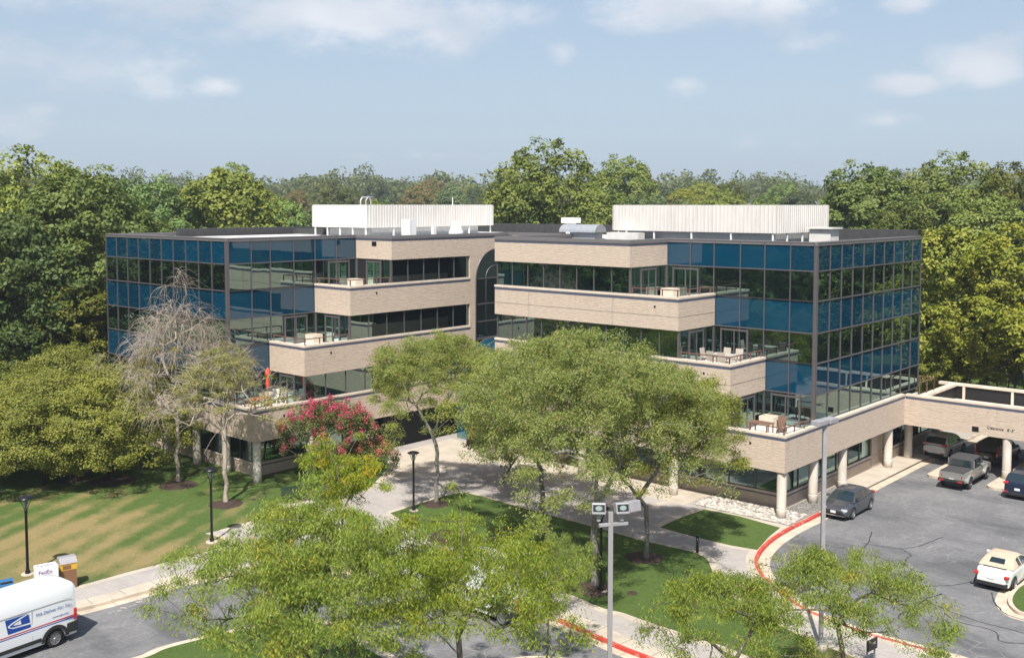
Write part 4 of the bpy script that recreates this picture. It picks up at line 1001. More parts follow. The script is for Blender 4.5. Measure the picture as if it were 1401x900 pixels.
# --- honey locusts round the entrance
tD = locust('honey_locust', 11, 12.6, 6.3, 3.0, 620, 130, 'leaf_locust', .21, 'bark_grey', z0=3.1, lean=(-.9, .6), L=.15, Wd=.042, spray=.66, flat=.5, K=0)
place(tD, G(813, 803), 0, 1, 'tall green honey locust whose trunk stands beside the black lamp post on the central lawn', 'tree', 'honey locusts around the entrance')
tE = locust('honey_locust', 12, 10.6, 4.4, 2.8, 400, 120, 'leaf_locust', .15, 'bark_grey', z0=3.3, L=.15, Wd=.042, spray=.62, lean=(.6, 0), flat=.5)
place(tE, G(884, 765), .4, 1, 'slender honey locust in a dark mulch ring on the lawn left of the bollard', 'tree', 'honey locusts around the entrance')
tC = locust('honey_locust', 13, 10.9, 4.5, 3.2, 380, 110, 'leaf_locust', .15, 'bark_grey', z0=3.9, L=.15, Wd=.042, spray=.62, flat=.5)
place(tC, G(597, 688), 1.4, 1, 'honey locust rising from the tip of the central lawn beside the black lamp post', 'tree', 'honey locusts around the entrance')
o = place(copy_tree(tC), G(742, 715), 3.0, (1.15, 1.15, .98), 'honey locust between the entrance walk and the red flowering bush', 'tree', 'honey locusts around the entrance')
# --- near trees along the bottom of the view
nA = locust('honey_locust', 21, 8.3, 5.3, 2.0, 470, 120, 'leaf_locust_near', .17, 'bark', z0=2.6, L=.145, Wd=.030, gold=.03, spray=.54, droop=.9, K=46, flat=.6)
place(nA, (-7.0, 34.2, GZ), 0, 1, 'broad near honey locust with yellowing tips, its crown right of the mail van', 'tree', 'honey locusts in the near planting strip')
nB = locust('honey_locust', 22, 8.5, 4.2, 2.2, 280, 105, 'leaf_locust_near', .17, 'bark', z0=2.8, L=.145, Wd=.030, gold=.02, spray=.54, droop=.9, K=34, flat=.6)
place(nB, (-1.6, 33.6, GZ), 1.0, 1, 'near honey locust in front of the parked white vehicles, bottom middle of the view', 'tree', 'honey locusts in the near planting strip')
nF = copy_tree(nB); place(nF, (ic.x+.3, ic.y+.6, GZ), 2.5, (.46, .46, .66), 'near honey locust on the small kerbed island left of the rusty pole', 'tree', 'honey locusts in the near planting strip')
nC = locust('honey_locust', 23, 6.1, 3.6, 2.2, 190, 100, 'leaf_locust_near', .12, 'bark', z0=2.8, L=.145, Wd=.030, gold=.04, spray=.5, droop=.95, K=0)
place(nC, (12.0, 36.6, GZ), 0, 1, 'thin open honey locust in front of the tall grey light pole at the bottom right', 'tree', 'young honey locusts at the bottom right')
nE = locust('honey_locust', 25, 5.9, 2.6, 2.0, 130, 95, 'leaf_locust_near', .10, 'bark', z0=2.4, L=.145, Wd=.030, gold=.03, spray=.48, droop=.95, K=0)
place(nE, (7.4, 35.2, GZ), 0, 1, 'small sparse honey locust beside the rusty floodlight pole', 'tree', 'young honey locusts at the bottom right')
nD = locust('honey_locust', 24, 9.3, 2.9, 3.0, 150, 130, 'leaf_locust_near', .12, 'bark', z0=4.6, L=.145, Wd=.030, gold=.22, spray=.36, droop=.95, bare=.2, K=9)
place(nD, (-6.3, 39.5, GZ), 0, 1, 'golden tipped upper honey locust in front of the entrance walk', 'tree', 'honey locusts in the near planting strip')

# --- half dead trees in front of the left wing
def halfdead(name, seed, H, R_, fork, n_t, top_dead, label, loc):
    rng = np.random.default_rng(seed); tg = crown_targets(n_t, R_, fork*.9, H*.86, rng, .6)
    m_ = tg[:, 2] > H*.62; tg[m_, :2] *= .80
    spire = np.stack([rng.normal(0, .35, 14), rng.normal(0, .35, 14), rng.uniform(H*.78, H, 14)], 1); tg = np.concatenate([tg, spire]) if top_dead else tg
    N, par, r, tips = skeleton(tg, (0, 0, -.1), (0, 0, fork), rng, r_tip=.016, wob=.2); BV, BF = branch_mesh(N, par, r, trunk_r=.21)
    Vs = [BV]; Fs = [BF]; o = len(BV)
    # fine hanging twigs: three segments each, arching out and down
    for t in tips+list(rng.choice(np.arange(len(N)//4, len(N)), int(len(tips)*(1.1 if top_dead else .7)))):
        for _ in range(3 if top_dead else 2):
            p = N[t].copy(); out_ = np.append(p[:2], 0); out_ = unit(out_+rng.normal(0, .5, 3)); d = unit(out_*.8+rng.normal(0, .5, 3)+np.array([0, 0, .35 if not top_dead or p[2] < H*.5 else .15])); l = rng.uniform(.18, .34) if top_dead else rng.uniform(.15, .3)
            pts = [p]
            for s_ in range(6 if top_dead else 4): d = unit(d+np.array([0, 0, -.32 if top_dead else -.08])+rng.normal(0, .16, 3)); pts.append(pts[-1]+d*l)
            for s_ in range(len(pts)-1):
                a, b = pts[s_], pts[s_+1]; r0 = .009*(1-s_/len(pts))+.004; tt = unit(b-a); u = unit(np.cross(tt, [.3, .5, .8])); w = np.cross(tt, u)
                ring = np.array([u, -u*.5+w*.87, -u*.5-w*.87]); Vs += [a+ring*r0, b+ring*r0*.8]; k = np.arange(3); Fs.append(np.stack([o+k, o+(k+1) % 3, o+3+(k+1) % 3, o+3+k], 1)); o += 6
    root = empty(name, (0, 0, 0)); newobj('trunk', np_mesh('trunk', np.concatenate(Vs), np.concatenate(Fs), ['bark_dead'], False), root)
    cand = N[tips]; keep = (cand[:, 2] < H*(.66 if top_dead else .95)) & (rng.uniform(0, 1, len(cand)) < (.55 if top_dead else .6)); C = cand[keep]; n = len(C)*110
    ci = rng.integers(0, len(C), n); d = unit(rng.normal(0, 1, (n, 3)))*(rng.uniform(0, 1, (n, 1))**.5)*.5; d[:, 2] *= .45
    V, F = leaves(C[ci]+d, np.array([0, 0, 1.])+d, .14, .042, rng, .5)
    newobj('crown', np_mesh('crown', V, F, ['leaf_dull'], False, rng.uniform(0, 1, len(C))[ci]*.5+rng.uniform(0, .5, n)), root)
    place(root, loc, 0, 1, label, 'tree', None)
halfdead('dying_tree', 31, 14.3, 4.3, 4.6, 250, True, 'mostly dead tree with a bare weeping top in front of the left glass wing', G(244, 660))
halfdead('dying_tree', 32, 11.6, 3.7, 3.9, 230, False, 'half bare tree with sparse leaves near the left corner column', G(309, 688))

# --- yellow-green spreading trees on the left lawn
yl = broadleaf('spreading_tree', 41, 9.2, 5.6, 3.2, 16, 520, 110, 'leaf_yellow', .15, .24)
place(yl, G(152, 657), 0, (1, 1, .80), 'yellow green spreading tree whose trunk stands in a mulch ring on the left lawn', 'tree', 'yellow green trees on the left lawn')
o = place(yl, G(60, 662), 2.1, (1.05, 1.05, .80), 'low yellow green tree reaching over the lawn at the left edge', 'tree', 'yellow green trees on the left lawn')
o = place(yl, G(-60, 668), 4.4, (1.05, 1.05, .80), 'yellow green tree cut by the left edge of the view', 'tree', 'yellow green trees on the left lawn')
o = place(yl, G(95, 625), 5.2, (.9, .9, .86), 'yellow green tree standing behind the others by the end of the left wing', 'tree', 'yellow green trees on the left lawn')

# --- crape myrtles: multi-stemmed, with panicles of flowers
def crape(seed, H, R_, n_c, petal, frac, label, loc, rz=0):
    rng = np.random.default_rng(seed); root = empty('crape_myrtle', (0, 0, 0))
    tg = crown_targets(n_c, R_, H*.30, H, rng, .7); N, par, r, tips = skeleton(tg, (0, 0, -.1), (0, 0, .35), rng, r_tip=.01, up=0); BV, BF = branch_mesh(N, par, r, trunk_r=.12)
    newobj('trunk', np_mesh('trunk', BV, BF, ['bark_grey'], True), root); C = N[tips]; n = len(C)*85; ci = rng.integers(0, len(C), n)
    d = unit(rng.normal(0, 1, (n, 3)))*(rng.uniform(0, 1, (n, 1))**.4)*.42; V, F = leaves(C[ci]+d, d*2+np.array([0, 0, .5]), .13, .08, rng)
    newobj('crown', np_mesh('crown', V, F, ['leaf_crape'], False, rng.uniform(0, 1, len(C))[ci]*.6+rng.uniform(0, .4, n)), root)
    outer = C[(C[:, 2] > H*.33) & (np.linalg.norm(C[:, :2], axis=1)/R_+C[:, 2]/H > .95)]; nf = int(len(outer)*frac); fc = outer[rng.choice(len(outer), nf, False)]*np.array([1.04, 1.04, 1.04])+np.array([0, 0, .12])
    n = nf*75; ci = rng.integers(0, nf, n); d = unit(rng.normal(0, 1, (n, 3)))*(rng.uniform(0, 1, (n, 1))**.5)*.27; d[:, 2] *= 1.2
    V, F = leaves(fc[ci]+d, d*3+np.array([0, 0, .3]), .09, .08, rng); newobj('flower_clusters', np_mesh('flower_clusters', V, F, [petal], False, rng.uniform(0, 1, n)), root)
    place(root, loc, rz, 1, label, 'flowering shrub', 'crape myrtles by the entrance')
crape(51, 5.2, 3.6, 270, 'petal_pink', .5, 'large crape myrtle with bright pink flowers at the corner of the left wing', G(446, 652))
crape(52, 2.3, 1.9, 90, 'petal_coral', .40, 'low coral flowered crape myrtle right of the big pink one', G(505, 650))
crape(53, 4.6, 2.6, 150, 'petal_pink', .34, 'red flowered crape myrtle behind the honey locusts by the right wing', G(690, 660))

# --- woods round the site
PR = [broadleaf('forest_tree', 61, 23, 8.2, 10, 16, 300, 62, 'leaf_forest', .46, .38),
      broadleaf('forest_tree', 62, 25, 8.8, 11, 18, 340, 60, 'leaf_forest', .46, .42),
      broadleaf('forest_tree', 63, 19, 7.6, 8, 14, 270, 62, 'leaf_forest', .44, .34),
      broadleaf('forest_tree', 64, 21, 7.0, 9, 20, 300, 60, 'leaf_forest', .42, .34)]
tr = random.Random(99)
WG = 'trees of the woods around the building'
def wood(i, x, y, H, label=None, mat=None, rz=None, wide=1.0):
    p = PR[i % 4]; h0 = (23, 25, 19, 21)[i % 4]; s_ = H/h0
    o = place(p, (x, y, GZ-.1+terrain(x, y)), rz if rz is not None else tr.uniform(0, 6.28), (s_*wide*tr.uniform(.92, 1.1), s_*wide*tr.uniform(.92, 1.1), s_), label, 'tree', WG)
    if mat: setleaf(o, mat)
    if not label: o['label'] = LBLf(x, y, mat, H)
    return o
def LBLf(x, y, mat, H):
    px = CCX+CF*x/max(y, 1) if y > 1 else 9999
    tone = {'leaf_bright': 'yellow green', 'leaf_rust': 'rust tinged', 'leaf_far': 'hazy olive'}.get(mat, 'dark green')
    size = 'tall' if H > 21 else 'lower'
    where = 'beyond the lawn at the left edge' if px < 150 else 'behind the left glass wing' if px < 425 else 'behind the left white screen' if px < 680 else 'behind the roof between the white screens' if px < 840 else 'behind the right white screen' if px < 1135 else 'behind the right end of the roof' if px < 1260 else 'behind the canopy at the right'
    row = 'near' if y < 165 else 'midway' if y < 270 else 'far'
    return f'{size} {tone} tree {where}, {row}'
pts = []
def free(x, y, d): return all((x-a)**2+(y-b)**2 > d*d for a, b in pts)
def hero(i, px, dist, topy, label, mat=None, wide=1.0):
    x = (px-CCX)/CF*dist; gz = terrain(x, dist); H = CH+(280.6-topy)*dist/CF-gz+GZ*-1; pts.append((x, dist)); return wood(i, x, dist, H, label, mat, None, wide)
# those the photo singles out
hero(1, 745, 138, 197, 'tall dark green tree rising above the roof between the two white screens', wide=1.1)
hero(1, 55, 104, 208, 'tallest dark tree at the left edge of the view', wide=.95)
hero(0, 118, 96, 242, 'dense dark tree touching the left end of the glass wing')
hero(2, 12, 88, 300, 'shaded tree behind the yellow green trees at the left edge')
hero(3, 20, 92, 400, 'lower dark tree at the left edge under the tallest one')
hero(2, 108, 88, 395, 'mid height green tree beside the end of the left wing', 'leaf_forest')
hero(2, 305, 128, 239, 'broad round green tree above the roof of the left wing', wide=1.05)
hero(0, 205, 126, 252, 'round tree just above the left roof corner')
hero(3, 395, 132, 280, 'green tree left of the left white screen')
hero(2, 1300, 92, 318, 'bright yellow green tree beside the right end of the glass wing', 'leaf_bright', 1.05)
hero(3, 1395, 86, 315, 'bright yellow green tree behind the canopy at the right edge', 'leaf_bright', 1.1)
hero(0, 1345, 112, 272, 'light green tree behind the bright ones on the right', 'leaf_bright')
hero(1, 1298, 140, 214, 'tall pale green tree on the skyline at the right', 'leaf_bright')
hero(1, 1390, 134, 228, 'tall tree with rusty tips on the skyline at the right edge')
hero(0, 1180, 136, 232, 'tree on the skyline right of the right white screen')
hero(3, 1230, 120, 285, 'tree just above the right end of the roof')
hero(0, 852, 230, 220, 'dark rounded tree on the skyline left of the right screen')
hero(3, 322, 270, 228, 'dark crowned tree on the skyline above the left wing')
# dark mass in the reflections and edges: left of the view, right of the view, behind the camera
for x, y, H in [(tr.uniform(-100, -44), tr.uniform(-25, 62), tr.uniform(11, 17)) for _ in range(34)]+list(((-48, 60, 15), (-58, 66, 19), (-52, 76, 21), (-62, 84, 22), (-70, 74, 22), (-56, 92, 23), (-68, 58, 19), (-66, 44, 18), (-78, 92, 24), (-84, 66, 22), (-62, 104, 22), (-76, 48, 20), (-60, 30, 18), (-74, 28, 21),
                (-86, 40, 22), (-58, 12, 20), (-72, 8, 22), (-46, -2, 19), (-60, -12, 22), (-34, -22, 20), (-90, 20, 24), (-48, -26, 23), (-16, -34, 21), (4, -40, 22), (24, -38, 21), (46, -30, 22), (60, -10, 19), (-30, -42, 22),
                (58, 96, 18), (66, 86, 20), (72, 98, 22), (78, 78, 21), (86, 90, 23), (76, 64, 19), (92, 70, 22), (64, 110, 22), (84, 106, 24), (98, 84, 24), (80, 50, 20), (94, 54, 23), (100, 100, 24), (56, 84, 15))):
    if free(x, y, 5): pts.append((x, y)); wood(tr.randrange(4), x, y, H, None, 'leaf_bright' if x > 50 and tr.random() < .3 else None)
n_ = 0; tries = 0
while n_ < 190 and tries < 9000:
    tries += 1; y = 122+(tr.random()**1.25)*330; x = tr.uniform(-.60, .60)*y
    A_, B_ = (-(x-OX)*math.sin(PS)+(y-OY)*math.cos(PS)), ((x-OX)*math.cos(PS)+(y-OY)*math.sin(PS))
    if -30 < A_ < 60 and -25 < B_ < 33: continue
    if not free(x, y, 7.2+y*.016): continue
    pts.append((x, y)); H = tr.uniform(14.5, 21.5)+(1.0 if y > 250 else 0); m_ = tr.random()
    wood(tr.randrange(4), x, y, H, None, 'leaf_bright' if m_ < .20 else 'leaf_rust' if m_ < .34 else ('leaf_far' if m_ > .62 or y > 300 else None)); n_ += 1
# low growth that closes the edge of the woods
for i, (px, dist, ty, m_) in enumerate(((1275, 92, 455, 'leaf_bright'), (1310, 90, 440, 'leaf_bright'), (1345, 93, 450, None), (1385, 91, 430, 'leaf_bright'), (1420, 93, 440, None), (1455, 95, 400, None), (1290, 97, 400, None), (1370, 99, 400, 'leaf_bright'),
                          (20, 86, 450, None), (70, 90, 440, None), (125, 93, 430, 'leaf_bright'), (-20, 84, 470, None), (150, 98, 430, None), (40, 97, 400, None))):
    x = (px-CCX)/CF*dist; H = CH+(280.6-ty)*dist/CF+.3; wood(i+2, x, dist, H, ('bright' if m_ else 'dark')+' low tree filling the edge of the woods '+('behind the canopy roof' if px > 1350 else 'just right of the glass wing' if px > 700 else 'at the end of the left wing' if px > 60 else 'beyond the left lawn'), m_, None, 1.35)
# far woods: one mass
rng = np.random.default_rng(5); Vs = []; Fs = []; Ts = []; o_ = 0
for _ in range(620):
    y = rng.uniform(430, 1100); x = rng.uniform(-.62, .62)*y; z = terrain(x, y); H = rng.uniform(16, 24); R_ = rng.uniform(6, 9)
    n = 330; d = unit(rng.normal(0, 1, (n, 3))); lob = rng.normal(0, 1, (5, 3))*np.array([.5, .5, .3])*R_; li = rng.integers(0, 5, n)
    P = np.array([x, y, z+H-R_*.75])+lob[li]+d*R_*.55*rng.uniform(.8, 1.1, (n, 1)); V, F = leaves(P, d+np.array([0, 0, .4]), 1.5, 1.3, rng); Vs.append(V); Fs.append(F+o_); o_ += len(V); Ts.append(np.full(n, rng.uniform())*.6+rng.uniform(0, .4, n))
fw = newobj('distant_woods', np_mesh('distant_woods', np.concatenate(Vs), np.concatenate(Fs), ['leaf_far'], False, np.concatenate(Ts)))
tag(fw, 'far wooded hills along the horizon', kind='stuff')
for p in PR:
    pass
# ------------------------------------------------------------------ vehicles
def paint(name, col, metal=0., rough=.32): 
    m = NM(name); m.pb(Base_Color=col, Roughness=rough, Metallic=metal, Coat_Weight=.8, Coat_Roughness=.05); return m.m
paint('paint_darkgrey', (.085, .09, .105), .5); paint('paint_white', (.72, .72, .72)); paint('paint_truckgrey', (.25, .25, .235), .1); paint('paint_navy', (.010, .022, .055), .4); paint('paint_blackblue', (.012, .014, .02), .4); paint('paint_van', (.76, .78, .82), 0, .4)
simple('soft_top', (.50, .39, .29), .9, noise=.08, sc=6); simple('soft_top_black', (.045, .043, .045), .85)
m = NM('car_glass'); m.pb(Base_Color=(.014, .026, .032), Roughness=.03, Specular_IOR_Level=.9)
m = NM('tail_red'); m.pb(Base_Color=(.50, .012, .010), Roughness=.15, Coat_Weight=1.)
m = NM('head_lamp'); m.pb(Base_Color=(.55, .58, .62), Roughness=.1, Coat_Weight=1.)
simple('rim_silver', (.42, .43, .45), .3, .8); simple('rim_dark', (.10, .10, .105), .35, .6); simple('plate', (.70, .72, .72), .5); simple('chrome', (.6, .6, .62), .15, 1.)
simple('sign_blue', (.006, .06, .33), .45); simple('sign_red', (.50, .02, .02), .45); simple('mail_blue', (.03, .13, .30), .4); simple('yellow_paint', (.62, .36, .03), .5); simple('purple_ink', (.12, .03, .28), .5)
def lerp(a, b, t): return a+(b-a)*t
def interp(pts, x):
    if x <= pts[0][0]: return pts[0][1]
    for (x0, z0), (x1, z1) in zip(pts[:-1], pts[1:]):
        if x <= x1: t = (x-x0)/(x1-x0); t = t*t*(3-2*t)*.5+t*.5; return lerp(z0, z1, t)
    return pts[-1][1]
def wheel(parent, x, y, r, w_, rim='rim_silver', spokes=5):
    t = MB(); pr = [(r*.64, -w_/2), (r*.9, -w_/2), (r, -w_*.36), (r, w_*.36), (r*.9, w_/2), (r*.64, w_/2)]; n = 26
    vs = [(q*math.cos(2*math.pi*k/n), y_, q*math.sin(2*math.pi*k/n)) for q, y_ in pr for k in range(n)]
    fs = [(i*n+k, i*n+(k+1) % n, (i+1)*n+(k+1) % n, (i+1)*n+k) for i in range(len(pr)-1) for k in range(n)]; t.add(vs, fs, True)
    o = t.build('wheel', MT['rubber'], parent); o.location = (x, y, r)
    s_ = 1 if y > 0 else -1; d = MB(); yy = s_*w_*.30
    vs = [(q*math.cos(2*math.pi*k/n), yy+dy*s_, q*math.sin(2*math.pi*k/n)) for q, dy in ((r*.66, .05), (r*.60, .045), (r*.56, -.03), (.02, -.03)) for k in range(n)]
    d.add(vs, [(i*n+k, i*n+(k+1) % n, (i+1)*n+(k+1) % n, (i+1)*n+k) for i in range(3) for k in range(n)])
    for k in range(spokes):
        a = 2*math.pi*k/spokes+.3; d.obox((math.cos(a)*r*.31, yy, math.sin(a)*r*.31), (r*.58, .06, r*.16), 0, 0, -a)
    d.tube([(0, yy-.03, 0), (0, yy+.05*s_, 0)], r*.14, 10)
    d.build('rim', MT[rim], o); return o
def car(name, label, L, Wd, H, lower, roof, wr, axf, axr, mat, loc, ang, roofmat=None, rim='rim_silver', side=((.0, .0),), ws=None, rw=None, belt=None, clear=.24, tumble=.78, group='cars parked and stopped in the lot', cab_mat=None, tail=None, head=True, flare=0, plate=True, cat='car', bump='black_plastic', boxy=0., lamp_z=.66, mirror=True, rnd_=(.16, 7)):
    root = empty(name, loc, ang, label, cat, group)
    n = 60; body = MB(); hw = Wd/2
    def w_at(x): s = abs(x)/(L/2); return hw*(1-(rnd_[0]-.1*boxy)*s**rnd_[1])
    ra = wr+.055
    secs = []
    for i in range(n+1):
        x = -L/2+L*i/n; zt = interp(lower, x); w = w_at(x); zb = clear+(.08 if abs(x) > L/2-.25 else 0)
        for ax in (axf, axr):
            if abs(x-ax) < ra: zb = max(zb, wr+math.sqrt(ra*ra-(x-ax)**2)*.98)
        zs = zt-.10; zm = max(zt*.66, zb+.03); zl = max(min(.42, zt*.5), zb+.015)
        if zm > zs-.01: zm = (zs+zb)/2+.01
        secs.append([(x, 0, zt+.015), (x, w*.6, zt+.005), (x, w*(.86+.1*boxy), zt-.03), (x, w*.975, zs), (x, w+.012*flare, zm), (x, w*.99, min(zl, zm-.005)), (x, w*.965, zb), (x, w*.72, zb), (x, 0, zb)])
    k = len(secs[0]); vs = []
    for s_ in (1, -1): vs += [(p[0], p[1]*s_, p[2]) for sc in secs for p in sc]
    fs = []
    N1 = len(secs)*k
    for i in range(n):
        for j in range(k-1):
            a = i*k+j; f1 = (a, a+1, a+k+1, a+k); fs += [f1, tuple(N1+q for q in f1[::-1])]
    for i, rev in ((0, 0), (n, 1)):
        ring = [i*k+j for j in range(k)]+[N1+i*k+j for j in range(k-1, -1, -1)]; fs.append(tuple(ring[::-1] if rev else ring))
    body.add(vs, fs, True); b = body.build('body', MT[mat], root)
    md_ = b.modifiers.new('weld', 'WELD'); md_.merge_threshold = .001
    bevel(b, .05, 3)
    # greenhouse
    x0, x1 = roof[0][0], roof[-1][0]; n2 = 44; rows = []
    for i in range(n2+1):
        x = x0+(x1-x0)*i/n2; zr = interp(roof, x); bz = min(interp(lower, x)-.02, zr-.004); f = max(0, min(1, (zr-bz)/(H-bz))); wb = w_at(x)*.955; wt = lerp(wb, hw*tumble, f)
        rows.append([(x, 0, zr+.02*f), (x, wt*.72, zr+.008*f), (x, wt*.93, zr-.028*f), (x, wt, zr-.085*f), (x, lerp(wt, wb, .9), lerp(zr-.085*f, bz, .9)), (x, wb, bz)])
    cab = MB(); wsm = MB(); rwm = MB(); sid = [MB() for _ in side]
    for i in range(n2):
        xm = (rows[i][0][0]+rows[i+1][0][0])/2
        for j in range(5):
            for s_ in (1, -1):
                q = [rows[i][j], rows[i][j+1], rows[i+1][j+1], rows[i+1][j]]; q = [(p[0], p[1]*s_, p[2]) for p in q]
                if s_ < 0: q = q[::-1]
                tgt = cab
                if j == 3:
                    for si, (a, c) in enumerate(side):
                        if a < xm < c: tgt = sid[si]
                elif j < 2:
                    if ws and ws[0] < xm < ws[1]: tgt = wsm
                    if rw and rw[0] < xm < rw[1]: tgt = rwm
                tgt.add(q, [(0, 1, 2, 3)], True)
    cb = cab.build('cabin', MT[cab_mat or mat], root); mm = cb.modifiers.new('weld', 'WELD'); mm.merge_threshold = .001
    for m_, nm in ((wsm, 'windshield'), (rwm, 'rear_window')):
        if m_.v: o = m_.build(nm, MT['car_glass'], root); o.modifiers.new('weld', 'WELD').merge_threshold = .001
    for m_ in sid:
        if m_.v: m_.split('side_window', 'car_glass', root)
    for x in (axf, axr):
        for s_ in (1, -1): wheel(root, x, s_*(hw-.12), wr, .23, rim)
    q = MB(); q.box(-L/2+.35, L/2-.35, -hw+.28, hw-.28, .2, min(.62, H*.4)); q.build('underbody', MT['black_plastic'], root)
    # lights, plates, lower bumpers, mirrors
    for s_ in (1, -1):
        if head:
            q = MB(); q.obox((L/2-.12, s_*hw*.70, lamp_z), (.22, hw*.36, .13), -s_*.28); bevel(q.build('headlight', MT['head_lamp'], root), .03)
        tz, tw, th = tail or (.88, .34, .16)
        q = MB(); q.obox((-L/2+.09, s_*hw*.78, tz), (.2, hw*tw, th), s_*.22); bevel(q.build('tail_light', MT['tail_red'], root), .03)
        if mirror:
            xm = x1-.45 if x1 < L/2 else .6; q = MB(); q.obox((xm, s_*(hw+.06), interp(lower, xm)+.10), (.12, .22, .15), -s_*.2); bevel(q.build('mirror', MT[mat], root), .03)
    q = MB(); q.box(-L/2-.015, -L/2+.25, -hw*.80, hw*.80, clear+.03, clear+.24); bevel(q.build('bumper_trim', MT[bump], root), .03); q = MB(); q.box(L/2-.25, L/2+.015, -hw*.80, hw*.80, clear+.03, clear+.24); bevel(q.build('bumper_trim', MT[bump], root), .03)
    if plate:
        for sx in (-1, 1): q = MB(); q.box(sx*(L/2+.005), sx*(L/2+.03), -.16, .16, .46+(.18 if sx < 0 else 0), .60+(.18 if sx < 0 else 0)); q.build('licence_plate', MT['plate'], root)
    return root
def AZv(x, y): return (x, y, AZ+.004)
# dark grey crossover by the red kerb
c1 = car('parked_car', 'dark grey crossover parked nose towards the view beside the gravel strip', 4.36, 1.80, 1.55, [(-2.18, .96), (-1.9, 1.08), (-1.1, 1.06), (.6, .99), (1.05, .98), (1.8, .86), (2.12, .70), (2.18, .6)],
    [(-2.02, 1.06), (-1.75, 1.16), (-1.1, 1.47), (-.45, 1.55), (.25, 1.52), (.62, 1.38), (1.22, .97)], .345, 1.28, -1.36, 'paint_darkgrey', AZv(20.75, 62.75), R(-131.1), side=((-1.15, -.55), (-.48, .30), (.34, .85)), ws=(.46, 1.14), rw=(-1.9, -1.2), tail=(.98, .30, .16), tumble=.70)
q = MB(); q.box(2.17, 2.195, -.55, .55, .40, .60); q.build('grille', MT['black_plastic'], c1)
q = MB(); q.box(2.18, 2.2, -.7, .7, .30, .34); q.build('bumper_strip', MT['chrome'], c1)
# white convertible
c2 = car('convertible_car', 'white round backed convertible with a closed beige soft top', 4.28, 1.81, 1.47, [(-2.14, .70), (-2.0, .90), (-1.6, 1.01), (-.9, 1.04), (.7, .98), (1.2, .96), (1.75, .84), (2.05, .68), (2.14, .55)],
    [(-1.42, 1.03), (-1.22, 1.20), (-.85, 1.40), (-.3, 1.47), (.25, 1.44), (.62, 1.30), (1.12, .98)], .335, 1.28, -1.26, 'paint_white', AZv(24.9, 51.2), R(48), side=((-.62, -.18), (-.12, .72)), ws=(.52, 1.06), cab_mat='soft_top', tail=(.80, .24, .14), tumble=.72, bump='black_plastic', rnd_=(.30, 4))
q = MB()
q.add([(-1.235, -.36, 1.185), (-1.235, .36, 1.185), (-.955, .33, 1.36), (-.955, -.33, 1.36)], [(0, 3, 2, 1)]); o = q.build('rear_window', MT['car_glass'], c2); o.location = (-.03, 0, .022)
q = MB(); q.obox((-1.52, 0, 1.045), (.10, 1.1, .02)); q.build('boot_strip', MT['black_plastic'], c2)
# white crossover under the canopy
c3 = car('parked_suv', 'white crossover stopped under the canopy nearest the building', 4.6, 1.85, 1.68, [(-2.3, .98), (-2.1, 1.06), (-1.0, 1.08), (.8, 1.03), (1.2, 1.02), (1.95, .92), (2.25, .76), (2.3, .6)],
    [(-2.2, 1.06), (-2.02, 1.28), (-1.75, 1.58), (-1.0, 1.67), (.0, 1.68), (.35, 1.58), (1.2, 1.03)], .36, 1.35, -1.31, 'paint_white', AZv(33.0, 77.7), R(47.5), side=((-1.75, -1.15), (-1.08, -.28), (-.2, .7)), ws=(.3, 1.12), rw=(-2.14, -1.76), tail=(1.13, .34, .16))
q = MB()
for s_ in (1, -1): q.obox((-2.27, s_*.62, .52), (.08, .3, .07))
q.split('reflector', 'tail_red', c3)
# dark suv with tall lamps
c4 = car('parked_suv', 'dark blue SUV with tall red tail lamps partly behind the canopy column', 4.8, 1.93, 1.76, [(-2.4, 1.02), (-2.25, 1.12), (-1.0, 1.12), (.9, 1.08), (1.3, 1.06), (2.05, .96), (2.35, .78), (2.4, .65)],
    [(-2.34, 1.12), (-2.24, 1.35), (-2.0, 1.70), (-1.0, 1.76), (.1, 1.75), (.5, 1.62), (1.3, 1.08)], .37, 1.45, -1.40, 'paint_blackblue', AZv(36.0, 75.5), R(45.5), side=((-2.0, -1.2), (-1.1, -.25), (-.15, .8)), ws=(.4, 1.22), rw=(-2.3, -2.0), tail=(.95, .14, .3))
for s_ in (1, -1): q = MB(); q.obox((-2.27, s_*.80, 1.28), (.14, .13, .62), s_*.1, 0, -.16); bevel(q.build('tail_light', MT['tail_red'], c4), .03)
# navy crossover at the right edge
c5 = car('parked_suv', 'dark blue crossover at the right edge of the view behind the last column pad', 4.55, 1.84, 1.68, [(-2.27, .98), (-2.1, 1.07), (-1.0, 1.08), (.8, 1.02), (1.2, 1.0), (1.95, .88), (2.2, .72), (2.27, .6)],
    [(-2.15, 1.07), (-1.95, 1.30), (-1.6, 1.58), (-.9, 1.67), (.0, 1.67), (.35, 1.56), (1.2, 1.0)], .36, 1.35, -1.31, 'paint_navy', AZv(33.9, 66.9), R(48), side=((-1.7, -1.15), (-1.08, -.28), (-.2, .7)), ws=(.3, 1.12), rw=(-2.08, -1.62), tail=(1.06, .34, .13))
q = MB()
for s_ in (1, -1): q.obox((-2.26, s_*.66, .50), (.08, .22, .07))
q.split('reflector', 'tail_red', c5)
